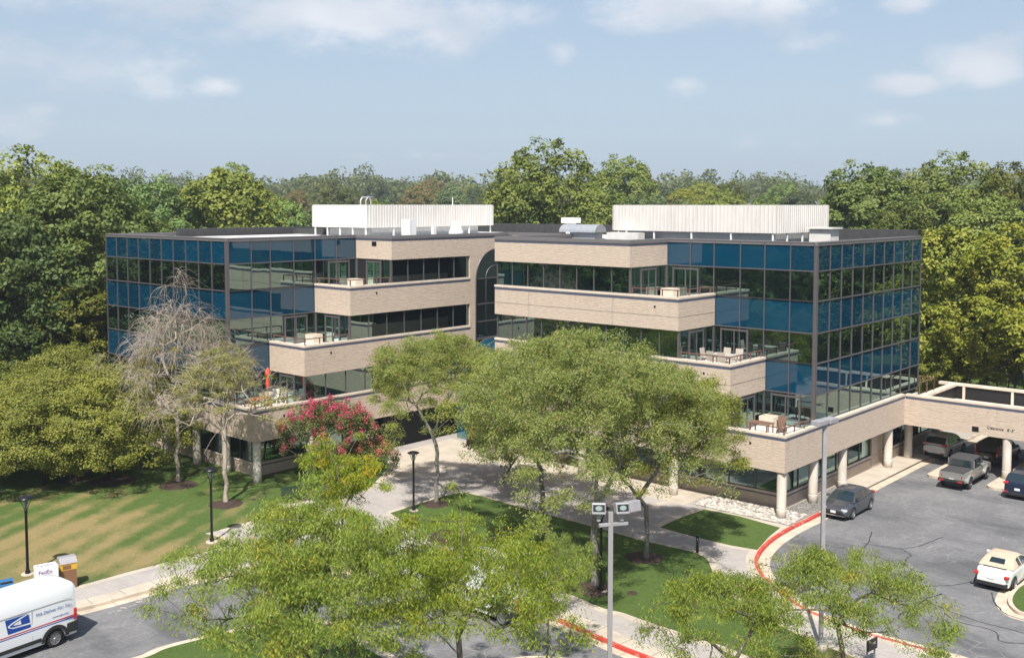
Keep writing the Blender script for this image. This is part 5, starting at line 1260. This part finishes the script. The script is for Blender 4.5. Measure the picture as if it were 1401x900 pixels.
# pickup truck
pk = car('pickup_truck', 'grey four door pickup with a black soft top and black bed cover', 5.54, 1.70, 1.86, [(-2.77, 1.18), (-.95, 1.18), (-.9, 1.16), (1.0, 1.16), (1.15, 1.16), (2.55, 1.08), (2.62, 1.04), (2.66, .95)],
    [(-.98, 1.16), (-.86, 1.80), (-.6, 1.86), (.55, 1.85), (.72, 1.80), (1.08, 1.17)], .43, 1.72, -1.77, 'paint_truckgrey', AZv(31.05, 69.75), R(48.2), side=((-.78, -.22), (-.12, .58)), ws=(.70, 1.06), rw=None, cab_mat='soft_top_black', tail=(.92, .12, .22), rim='rim_dark', clear=.48, boxy=1, tumble=.93, lamp_z=.92, cat='pickup truck', mirror=True)
q = MB(); q.box(-2.70, -1.02, -.76, .76, 1.185, 1.225); bevel(q.build('bed_cover', MT['soft_top_black'], pk), .02)
q = MB(); q.add([(-.972, -.66, 1.28), (-.972, .66, 1.28), (-.885, .60, 1.68), (-.885, -.60, 1.68)], [(0, 3, 2, 1)]); o = q.build('rear_window', MT['car_glass'], pk); o.location.x = -.025
for s_ in (1, -1):
    q = MB()
    for s2 in (0, 1):
        q.add([(x, s_*.66, z) for x, z in ()], [])
    q.box(-.90 if s_ else 0, -.84, s_*.86, s_*.80, 1.18, 1.72); q.build('door_pillar', MT['paint_truckgrey'], pk)
    for ax in (1.72, -1.77):
        q = MB(); n = 12; r0, r1 = .50, .60
        for k in range(n):
            a0, a1 = math.pi*(.06+.88*k/n), math.pi*(.06+.88*(k+1)/n)
            P = [(ax+math.cos(a)*r, y, .43+math.sin(a)*r*.92) for a in (a0, a1) for r in (r0, r1) for y in (s_*.80, s_*.955)]
            q.add(P, [(0, 1, 5, 4), (2, 6, 7, 3), (1, 3, 7, 5), (0, 4, 6, 2)])
        q.build('fender_flare', MT['paint_truckgrey'], pk)
q = MB(); q.box(-2.92, -2.74, -.84, .84, .55, .74); q.box(2.64, 2.85, -.84, .84, .58, .78); bevel(q.build('bumper', MT['black_plastic'], pk), .03)
q = MB()
for s_ in (1, -1): q.box(-2.935, -2.91, s_*.45, s_*.75, .60, .69)
q.split('reflector', 'tail_red', pk)
q = MB(); q.box(-.75, 1.1, -.9, -.82, .46, .52); q.box(-.75, 1.1, .82, .9, .46, .52); q.split('side_step', 'black_plastic', pk)
for w_ in [c for c in pk.children if c.name.startswith('wheel')]: w_.location.y *= 1.09

# delivery van
def van(name, label, loc, ang, group, marks=True):
    root = empty(name, loc, ang, label, 'van', group); L, hw, H = 6.0, 1.02, 2.62; wr = .36; axr, axf = -1.98, 2.05; n = 84
    top = [(-3.0, 2.44), (-2.9, 2.58), (-2.5, 2.62), (.9, 2.60), (1.5, 2.48), (2.1, 1.75), (2.35, 1.38), (2.9, 1.12), (3.0, .8)]; ra = wr+.10; secs = []
    for i in range(n+1):
        x = -L/2+L*i/n; zt = interp(top, x); s = abs(x)/(L/2); w = hw*(1-.05*s**10) if x < 0 else hw*(1-.14*s**7); zb = .30
        for ax in (axf, axr):
            if abs(x-ax) < ra: zb = max(zb, wr+math.sqrt(ra*ra-(x-ax)**2))
        f = max(0, min(1, (zt-1.3)/1.3)); sh_ = max(zt-.7*f-.06, zb+.3)
        secs.append([(x, 0, zt), (x, w*.76, zt-.015), (x, w*.90, zt-.06), (x, w*.955, zt-.17), (x, w*.975, lerp(zt-.1, sh_, .9)), (x, w, max(1.30 if zt > 1.4 else zt*.7, zb+.2)), (x, w*1.002, max(.95 if zt > 1.3 else zt*.6, zb+.1)), (x, w*.995, max(.6, zb+.03)), (x, w*.97, zb), (x, w*.6, zb), (x, 0, zb)])
    k = len(secs[0]); N1 = len(secs)*k; mb = MB(); vs = []
    for s_ in (1, -1): vs += [(p[0], p[1]*s_, p[2]) for sc in secs for p in sc]
    fs = []
    for i in range(n):
        for j in range(k-1): a = i*k+j; f1 = (a, a+1, a+k+1, a+k); fs += [f1, tuple(N1+q for q in f1[::-1])]
    for i, rev in ((0, 0), (n, 1)):
        rg = [i*k+j for j in range(k)]+[N1+i*k+j for j in range(k-1, -1, -1)]; fs.append(tuple(rg[::-1] if rev else rg))
    mb.add(vs, fs, True); b = mb.build('body', MT['paint_van'], root); b.modifiers.new('weld', 'WELD').merge_threshold = .001; bevel(b, .05, 3)
    for x in (axf, axr):
        for s_ in (1, -1): wheel(root, x, s_*(hw-.13), wr, .24, 'rim_silver', 8)
    q = MB(); q.box(-2.8, 2.6, -.8, .8, .2, .75); q.build('underbody', MT['black_plastic'], root)
    for s_ in (1, -1):
        q = MB(); nn = 14; r0, r1 = .455, .60
        for kk in range(nn):
            a0, a1 = math.pi*(kk/nn), math.pi*((kk+1)/nn)
            P = [(axr+math.cos(a)*r*1.03, y, max(.34, wr+math.sin(a)*r)) for a in (a0, a1) for r in (r0, r1) for y in (s_*1.0, s_*1.05)]
            q.add(P, [(0, 1, 5, 4), (2, 6, 7, 3), (1, 3, 7, 5), (0, 4, 6, 2)])
        q.build('wheel_arch_trim', MT['black_plastic'], root)
        q = MB(); q.box(-1.35, 1.4, s_*.995, s_*1.035, .46, .62); q.build('side_moulding', MT['black_plastic'], root)
        q = MB(); q.obox((-2.93, s_*.965, 1.17), (.15, .11, .5)); bevel(q.build('tail_light', MT['tail_red'], root), .03)
        q = MB(); q.box(-3.03, -2.52, s_*.78, s_*1.045, .42, .86); bevel(q.build('bumper_corner', MT['black_plastic'], root), .04)
    q = MB(); q.box(-3.05, -2.92, -.78, .78, .42, .62); bevel(q.build('rear_bumper', MT['black_plastic'], root), .03)
    q = MB(); q.box(-3.012, -2.99, -.008, .008, .65, 2.35); q.box(-3.012, -2.99, -.9, .9, .64, .66); q.build('door_seam', MT['black_plastic'], root)
    q = MB(); q.add([(1.62, -.72, 2.40), (1.62, .72, 2.40), (2.22, .86, 1.62), (2.22, -.86, 1.62)], [(0, 3, 2, 1)]); o = q.build('windshield', MT['car_glass'], root); o.location = (.06, 0, .05)
    for s_ in (1, -1):
        q = MB(); q.box(1.0, 1.9, s_*.99, s_*1.012, 1.35, 1.85); q.build('side_window', MT['car_glass'], root)
        y0 = s_*1.024
        q = MB(); q.box(-2.86, 2.2, s_*1.015, y0, 1.115, 1.165); q.build('red_stripe', MT['sign_red'], root)
        q = MB(); q.box(-2.86, 2.2, s_*1.015, y0, 1.035, 1.08); q.build('blue_stripe', MT['sign_blue'], root)
    q = MB()
    q.box(-2.75, 1.0, 1.005, 1.018, 1.935, 1.948); q.box(-.98, -.966, 1.01, 1.02, .66, 1.9); q.build('panel_seam', MT['pole_grey'], root)
    if marks:
        rot = (R(90), 0, math.pi); Y = 1.026
        text('We Deliver For You', .185, 'sign_blue', root, (-1.12, Y, 1.60), rot, shear=.25, ext=.001, sx=1.04)
        text('www.usps.com', .12, 'sign_blue', root, (-1.86, Y, 1.29), rot, shear=.25, ext=.001)
        # eagle head emblem: blue slanted field with white sweeps
        e = empty('emblem', (0, 0, 0)); e.parent = root
        def P(pts, mat, dy, nm): mb_ = MB(); mb_.add([(x, Y+dy, z) for x, z in pts], [tuple(range(len(pts)))]); mb_.build(nm, MT[mat], e)
        ox, oz = .18, 1.24; W_, H_ = 1.10, .62       # to the rear is -x
        def E(u, v): return (ox-u*W_-(v*.0), oz+v*H_)
        P([E(.10, 0), E(.94, 0), E(1.0, .02), E(.90, 1), E(.0, 1)], 'sign_blue', 0, 'field')
        P([E(1.01, .22), E(.30, .30), E(.12, .44), E(.10, .56), E(.22, .68), E(.60, .90), E(.95, 1.02), E(.88, .94), E(.62, .80), E(.30, .62), E(.17, .52), E(.20, .42), E(.36, .37), E(.99, .33)], 'plate', .002, 'sweep')
        P([E(.30, .50), E(.62, .42), E(.60, .72), E(.40, .62)], 'plate', .003, 'beak')
    return root
v1 = van('mail_van', 'white mail van with blue eagle emblem and red and blue stripes at the lower left', (-21.55, 42.2, AZ+.004), R(-126), 'white vans by the sidewalk')
v2 = van('mail_van', 'white van mostly hidden behind the near honey locusts, roof and red rear lamps showing', (-1.25, 47.5, AZ+.004), R(137), 'white vans by the sidewalk', marks=False)
c6 = copy_tree(c3); c6.location = (-5.9, 51.3, AZ+.004); c6.rotation_euler.z = R(146); c6['label'] = 'white car hidden behind foliage ahead of the second white van'; c6['group'] = 'cars parked and stopped in the lot'

# ------------------------------------------------------------------ street furniture
def lamp():
    r = empty('lamp_post', (0, 0, 0))
    q = MB(); q.lathe((0, 0, 0), [(.33, -.05), (.33, .07), (.30, .09)], 20); q.build('footing', MT['concrete_walk'], r)
    q = MB(); q.lathe((0, 0, 0), [(.13, .09), (.13, .2), (.09, .28), (.075, .5), (.07, 3.35), (.085, 3.36), (.085, 3.5), (.05, 3.55)], 14); q.build('post', MT['black_metal'], r)
    q = MB()
    for k in range(4): a = k*math.pi/2+.5; q.tube([(.05*math.cos(a), .05*math.sin(a), 3.5), (.30*math.cos(a), .30*math.sin(a), 4.12)], .018, 6)
    q.build('bracket', MT['black_metal'], r)
    q = MB(); q.lathe((0, 0, 0), [(.28, 4.06), (.41, 4.10), (.41, 4.14), (.22, 4.22), (.03, 4.26)], 22); q.build('lamp_shade', MT['black_metal'], r)
    q = MB(); q.lathe((0, 0, 0), [(.05, 3.56), (.10, 3.75), (.13, 4.05)], 12); q.build('lens', MT['lamp_lens'], r)
    return r
lp = lamp()
for i, (u, v, s_, lb) in enumerate(((290, 742, 1, 'black lamp post at the corner where the two walks meet on the left'), (38, 786, .96, 'black lamp post behind the mail van'), (566, 699, .88, 'black lamp post beside the tip of the central lawn'), (822, 809, 1, 'black lamp post between the locust trunk and the rusty floodlight pole'))):
    o = lp if i == 0 else copy_tree(lp); o.location = G(u, v); o.scale = (s_,)*3; tag(o, lb, 'lamp post', 'black lamp posts along the walks')
# tall square light poles
def pole(x, y, zt, label, mat):
    r = empty('light_pole', (x, y, GZ), 0, label, 'light pole', 'tall square light poles'); H = zt-GZ
    q = MB(); q.lathe((0, 0, 0), [(.27, -.1), (.27, .25), (.24, .28)], 20); q.build('footing', MT['concrete_walk'], r)
    q = MB(); q.box(-.08, .08, -.08, .08, .2, H); q.box(-.17, .17, -.17, .17, .28, .32); q.build('post', MT[mat], r); return r, H
p1, h1 = pole(13.05, 42.6, 9.55, 'tall plain grey pole with two flat lamp heads at the right', 'pole_grey')
for (dx, dy, rz) in ((-.30, -.22, .72), (.30, .26, .72)):
    q = MB(); q.obox((dx, dy, h1-.05), (.62, .42, .2), rz); bevel(q.build('lamp_head', MT['pole_grey'], p1), .02)
p2, h2 = pole(3.4, 35.0, 7.95, 'rust streaked grey pole carrying floodlights at the bottom middle', 'pole_rust')
q = MB(); q.obox((.1, 0, h2-.42), (1.05, .10, .11), .25); bevel(q.build('cross_arm', MT['pole_grey'], p2), .01)
for (dx, dy, dz, rz, nm) in ((-.42, -.10, .16, -.05, 'floodlight'), (.38, .02, .14, .18, 'floodlight'), (.80, .40, .10, .55, 'floodlight')):
    q = MB(); q.obox((dx, dy, h2+dz), (.48, .36, .38), rz, -.2); hd = q.build(nm, MT['pole_grey'], p2); bevel(hd, .03)
    if dx < .7:
        q = MB(); M = Matrix.Translation((dx, dy, h2+dz)) @ Matrix.Rotation(rz, 4, 'Z') @ Matrix.Rotation(-.2, 4, 'X')
        q.add([M @ Vector(p) for p in ((-.20, -.185, -.10), (.20, -.185, -.10), (.20, -.185, .14), (-.20, -.185, .14))], [(0, 1, 2, 3)]); q.build('lens', MT['black_plastic'], hd)
        q = MB(); q.add([M @ Vector((math.cos(k*.5236)*.12, -.19, .02+math.sin(k*.5236)*.085)) for k in range(12)], [tuple(range(12))]); q.build('bulb_glass', MT['lamp_lens'], hd)
        q = MB(); q.obox((dx, dy+.02, h2+dz-.30), (.12, .1, .28), rz); q.build('yoke', MT['pole_grey'], hd)
bo = empty('bollard', G(954, 756), 0, 'short black bollard beside the shaded walk', 'bollard')
q = MB(); q.lathe((0, 0, 0), [(.075, 0), (.075, .86)], 12); q.build('post', MT['black_metal'], bo); q = MB(); q.lathe((0, 0, 0), [(.11, .86), (.11, .94), (.05, .97)], 12); q.build('cap', MT['black_metal'], bo)
# bench
be = empty('park_bench', G(405, 688), R(37), 'dark green slatted bench on the lawn edge beside the walk', 'bench')
q = MB()
for i in range(6): q.box(-.85, .85, -.22+i*.085, -.16+i*.085, .42, .445)
q.build('seat', MT['dark_green'], be)
q = MB()
for i in range(7): q.obox((0, .29+i*.022, .52+i*.075), (1.7, .02, .058), 0, -.2)
q.build('backrest', MT['dark_green'], be)
for x in (-.8, .8):
    q = MB(); q.tube([(x, -.22, 0), (x, -.2, .42), (x, -.22, .62), (x, .2, .64)], .025, 6); q.tube([(x, .36, 0), (x, .28, .45), (x, .42, 1.0)], .025, 6); q.tube([(x, -.2, .41), (x, .3, .41)], .022, 6); q.build('leg', MT['dark_green'], be)
q = MB(); q.box(-1.1, 1.1, -.5, .6, -.02, .036); tag(q.build('bench_pad', MT['concrete_walk'], None, G(405, 689), R(37)), kind='structure')
# drop boxes behind the van
bx = empty('parcel_box', G(93, 803), R(37), 'yellow and brown drop box with a grey lid beside the walk', 'drop box', 'collection boxes behind the mail van')
q = MB(); q.box(-.36, .36, -.28, .28, 0, .95); q.build('cabinet', simple('box_brown', (.20, .10, .05), .6), bx); q = MB(); q.box(-.37, .37, -.29, .29, .951, 1.28); q.build('collar', MT['yellow_paint'], bx)
q = MB(); q.add([(-.4, -.32, 1.28), (.4, -.32, 1.28), (.4, .32, 1.28), (-.4, .32, 1.28), (-.4, .0, 1.52), (.4, .0, 1.52), (.4, .32, 1.52), (-.4, .32, 1.52)], [(0, 1, 5, 4), (4, 5, 6, 7), (2, 3, 7, 6), (0, 4, 7, 3), (1, 2, 6, 5), (0, 3, 2, 1)]); q.build('lid', MT['pole_grey'], bx)
q = MB(); q.box(-.28, .1, -.30, -.292, 1.0, 1.2); q.build('panel', MT['box_brown'], bx)
bx = empty('parcel_box', G(64, 812), R(37), 'white courier drop box with purple lettering behind the mail van', 'drop box', 'collection boxes behind the mail van')
q = MB(); q.box(-.5, .5, -.32, .32, 0, 1.42); bevel(q.build('cabinet', MT['white_paint'], bx), .03); q = MB(); q.box(-.48, .48, -.33, -.321, .2, .9); q.build('door', MT['plate'], bx)
text('FedEx', .26, 'purple_ink', bx, (-.42, -.325, 1.1), (R(90), 0, 0))
text('FedEx', .3, 'purple_ink', bx, (-.42, -.12, 1.424), (0, 0, 0))
bx = empty('mailbox', G(8, 829), R(37), 'blue rounded mailbox behind the mail van at the left edge', 'mailbox', 'collection boxes behind the mail van')
q = MB(); prof = [(-.3, .25)]+[(-.3*math.cos(math.pi*k/12), 1.0+.3*math.sin(math.pi*k/12)) for k in range(13)]+[(.3, .25)]; m_ = len(prof)
q.add([(x, y, z) for x in (-.32, .32) for y, z in prof], [tuple(range(m_))[::-1], tuple(range(m_, 2*m_))]+[(i, (i+1) % m_, m_+(i+1) % m_, m_+i) for i in range(m_)]); q.build('cabinet', MT['mail_blue'], bx)
for x in (-.28, .28):
    for y in (-.26, .26): q = MB(); q.box(x-.03, x+.03, y-.03, y+.03, 0, .26); q.build('leg', MT['mail_blue'], bx)
q = MB(); q.obox((0, -.24, 1.17), (.5, .05, .18), 0, .5); q.build('slot', MT['black_plastic'], bx)
# entrance sign by the lot
sg = empty('parking_sign', G(1193, 906), R(40), 'small dark sign panel with white lettering among the leaves at the bottom right', 'sign')
q = MB(); q.box(-.34, .34, -.03, .03, .55, 1.0); q.build('panel', MT['black_plastic'], sg); 
for x in (-.28, .28): q = MB(); q.box(x-.03, x+.03, .03, .09, 0, .98); q.build('post', MT['pole_grey'], sg)
text('111', .16, 'plate', sg, (-.05, -.035, .76), (R(90), 0, 0))
# hand rails by the side door
hr = empty('handrail', LW(.75, 16.9, GZ), BROT, 'black handrail between two columns by the side door', 'handrail')
q = MB(); 
for y in (0, .55): q.tube([(0, y, 0), (0, y, .85), (.0, y+.12, .95), (0, y+.5, .95), (0, y+.6, .85), (0, y+.6, 0)], .025, 6)
q.build('rail', MT['black_metal'], hr)
# worn white paint on the road
q = MB(); rq = random.Random(4)
for (u, v) in ((150, 838), (156, 836), (163, 835), (172, 832), (178, 829), (184, 827), (190, 823), (194, 820), (168, 831)):
    p = G(u, v, AZ); s_ = rq.uniform(.03, .075); q.add([(p.x-s_*2.2, p.y-s_, AZ+.005), (p.x+s_*2, p.y-s_*.3, AZ+.005), (p.x+s_*2.4, p.y+s_, AZ+.005), (p.x-s_*1.6, p.y+s_*.7, AZ+.005)], [(0, 1, 2, 3)])
tag(q.build('road_marking', MT['concrete_walk']), kind='structure')

# ------------------------------------------------------------------ terrace furniture
def chair(mat='wicker'):
    r = empty('terrace_chair', (0, 0, 0)); q = MB(); q.box(-.25, .25, -.25, .25, .40, .45); q.build('seat', MT[mat], r)
    q = MB(); q.obox((0, .27, .72), (.5, .05, .58), 0, -.15); q.build('backrest', MT[mat], r)
    for x in (-.23, .23):
        for y in (-.22, .24): q = MB(); q.box(x-.02, x+.02, y-.02, y+.02, 0, .4); q.build('leg', MT[mat], r)
        q = MB(); q.box(x-.025, x+.025, -.24, .26, .62, .66); q.box(x-.02, x+.02, -.24, -.2, .4, .62); q.build('armrest', MT[mat], r)
    return r
simple('wicker', (.42, .37, .32), .7); simple('teak', (.17, .095, .065), .6); simple('umbrella_red', (.60, .07, .035), .7); simple('table_grey', (.45, .42, .38), .5); simple('teak_orange', (.45, .17, .07), .5)
def table(name, label, loc, lx, ly, mat, rz=BROT):
    r = empty(name, loc, rz, label, 'table'); q = MB(); q.box(-lx/2, lx/2, -ly/2, ly/2, .70, .74); bevel(q.build('tabletop', MT[mat], r), .01)
    for x in (-lx/2+.1, lx/2-.1):
        for y in (-ly/2+.1, ly/2-.1): q = MB(); q.box(x-.03, x+.03, y-.03, y+.03, 0, .70); q.build('leg', MT[mat], r)
    return r
fl2 = TT[2]-.30; fl1 = TT[1]-.30
table('terrace_table', 'pale dining table on the third floor terrace of the right wing', LW(5.3, 1.9, fl2), 1.7, .95, 'table_grey')
ch0 = chair(); CG = 'beige chairs round the terrace table'
for i, (a, b, rz, lb) in enumerate(((5.65, 1.1, math.pi, 'beige terrace chair at the railing side, left of the table'), (4.9, 1.05, math.pi+.2, 'beige terrace chair at the railing side, right of the table'), (5.7, 2.75, 0, 'beige terrace chair between the table and the glass, left one'), (4.8, 2.8, .15, 'beige terrace chair between the table and the glass, right one'), (6.6, 1.9, R(90), 'beige terrace chair at the left end of the table'), (4.35, 1.3, R(-60), 'beige terrace chair turned outwards at the terrace corner'))):
    o = ch0 if i == 0 else copy_tree(ch0); o.location = LW(a, b, fl2); o.rotation_euler.z = BROT+rz; tag(o, lb, 'chair', CG)
ch1 = chair('teak'); ch1.location = LW(1.55, 2.5, fl1); ch1.rotation_euler.z = BROT+.3; tag(ch1, 'brown wooden armchair on the lowest terrace of the right wing', 'chair', 'brown chairs on the lowest terrace')
o = copy_tree(ch1); o.location = LW(1.0, 1.6, fl1); o.rotation_euler.z = BROT+2.2; o['label'] = 'brown wooden armchair near the corner rail of the lowest terrace'
table('terrace_table', 'brown wooden table on the lowest terrace of the right wing', LW(2.3, 1.4, fl1), 1.4, .8, 'teak')
um = empty('closed_umbrella', LW(32.6, -13.6, fl1), 0, 'closed red umbrella standing on the lowest terrace of the left wing', 'umbrella')
q = MB(); q.tube([(0, 0, 0), (0, 0, 2.75)], .025, 8); q.build('pole', MT['teak'], um); q = MB(); q.lathe((0, 0, 0), [(.10, 1.15), (.17, 1.5), (.14, 2.0), (.12, 2.15), (.24, 2.2), (.16, 2.45), (.03, 2.7)], 10); q.build('canopy', MT['umbrella_red'], um)
q = MB(); q.lathe((0, 0, 0), [(.28, 0), (.28, .08), (.05, .12)], 14); q.build('base', MT['black_metal'], um)
table('terrace_table', 'orange wooden table on the lowest terrace of the left wing', LW(32.2, -14.6, fl1), 1.5, .8, 'teak_orange', BROT+R(90))
ch2 = chair('white_paint'); ch2.location = LW(32.0, -12.95, fl1); ch2.rotation_euler.z = BROT-1.4; tag(ch2, 'white chair beside the red umbrella on the left terrace', 'chair', 'white chairs on the left terrace')
o = copy_tree(ch2); o.location = LW(33.0, -12.75, fl1); o.rotation_euler.z = BROT+.6; o['label'] = 'white chair behind the red umbrella on the left terrace'

# ------------------------------------------------------------------ person under the crape myrtle
simple('skin', (.42, .24, .17), .6); simple('shirt_grey', (.42, .42, .44), .9); simple('trousers_black', (.012, .012, .014), .9); simple('hair', (.02, .012, .008), .8)
def skin(name, V, Ed, Rd, mat, parent, lv=1, rootv=0):
    me = bpy.data.meshes.new(name); me.from_pydata(V, Ed, []); o = bpy.data.objects.new(name, me); COL.objects.link(o); o.parent = parent; me.materials.append(MT[mat])
    m_ = o.modifiers.new('skin', 'SKIN'); m_.use_smooth_shade = True; me.skin_vertices.new() if not me.skin_vertices else None
    for i, r_ in enumerate(Rd): me.skin_vertices[0].data[i].radius = (r_, r_) if not isinstance(r_, tuple) else r_
    me.skin_vertices[0].data[rootv].use_root = True; s_ = o.modifiers.new('sub', 'SUBSURF'); s_.levels = lv; s_.render_levels = lv; return o
pe = empty('person', G(463, 664), R(20), 'person in a grey T-shirt and black trousers standing under the pink crape myrtle', 'person')
V = [(0, 0, .95), (0, 0, 1.15), (0, 0, 1.38), (0, 0, 1.50), (0, -.01, 1.60), (0, -.01, 1.72)]; Ed = [(0, 1), (1, 2), (2, 3), (3, 4), (4, 5)]; Rd = [(.15, .11), (.14, .10), (.15, .10), (.055, .055), (.075, .085), (.07, .08)]
for s_ in (-1, 1):
    b0 = len(V); V += [(s_*.18, 0, 1.42), (s_*.24, .01, 1.14), (s_*.17, -.20, 1.02), (s_*.10, -.27, 1.05)]; Ed += [(2, b0), (b0, b0+1), (b0+1, b0+2), (b0+2, b0+3)]; Rd += [.055, .042, .030, (.034, .018)]
    for k in range(4): f0 = len(V); V += [(s_*(.075-k*.004), -.315, 1.085-k*.02), (s_*(.05-k*.003), -.335, 1.09-k*.02)]; Ed += [(b0+3, f0), (f0, f0+1)]; Rd += [.009, .007]
    f0 = len(V); V += [(s_*.10, -.30, 1.10)]; Ed += [(b0+3, f0)]; Rd += [.010]
    l0 = len(V); V += [(s_*.09, 0, .88), (s_*.10, -.01, .48), (s_*.10, .02, .08), (s_*.11, -.12, .035)]; Ed += [(0, l0), (l0, l0+1), (l0+1, l0+2), (l0+2, l0+3)]; Rd += [.085, .058, .04, (.04, .03)]
body = skin('body', V, Ed, Rd, 'skin', pe, 2)
V = [(0, 0, .92), (0, 0, 1.15), (0, 0, 1.38), (-.18, 0, 1.42), (-.23, .01, 1.24), (.18, 0, 1.42), (.23, .01, 1.24)]
skin('t_shirt', V, [(0, 1), (1, 2), (2, 3), (3, 4), (2, 5), (5, 6)], [(.17, .13), (.16, .12), (.165, .12), .068, .062, .068, .062], 'shirt_grey', pe, 2)
V = [(0, 0, .95), (-.09, 0, .86), (-.10, -.01, .48), (-.10, .02, .10), (.09, 0, .86), (.10, -.01, .48), (.10, .02, .10)]
skin('trousers', V, [(0, 1), (1, 2), (2, 3), (0, 4), (4, 5), (5, 6)], [(.16, .125), .1, .075, .06, .1, .075, .06], 'trousers_black', pe, 2)
q = MB(); q.lathe((0, .012, 1.60), [(.085, .03), (.10, .10), (.095, .16), (.06, .205), (.01, .215)], 16); q.build('hair', MT['hair'], pe)
for s_ in (-1, 1):
    q = MB(); q.lathe((s_*.032, -.088, 1.665), [(.004, -.008), (.011, 0), (.004, .008)], 8); q.build('eye', MT['hair'], pe)
q = MB(); q.add([(-.014, -.086, 1.625), (.014, -.086, 1.625), (0, -.112, 1.63), (0, -.088, 1.668)], [(0, 1, 2), (0, 2, 3), (1, 3, 2)]); q.build('nose', MT['skin'], pe)

# ------------------------------------------------------------------ humid air
m = NM('haze_air'); v_ = m.n('ShaderNodeVolumePrincipled'); v_.inputs['Color'].default_value = (.80, .88, 1, 1); v_.inputs['Density'].default_value = .00030; v_.inputs['Anisotropy'].default_value = .2
m.t.links.new(v_.outputs[0], m.o.inputs['Volume'])
hz = MB().box(-1000, 1000, -120, 1250, -2, 62).build('haze', MT['haze_air']); tag(hz, 'thin summer haze over the whole site', kind='stuff')
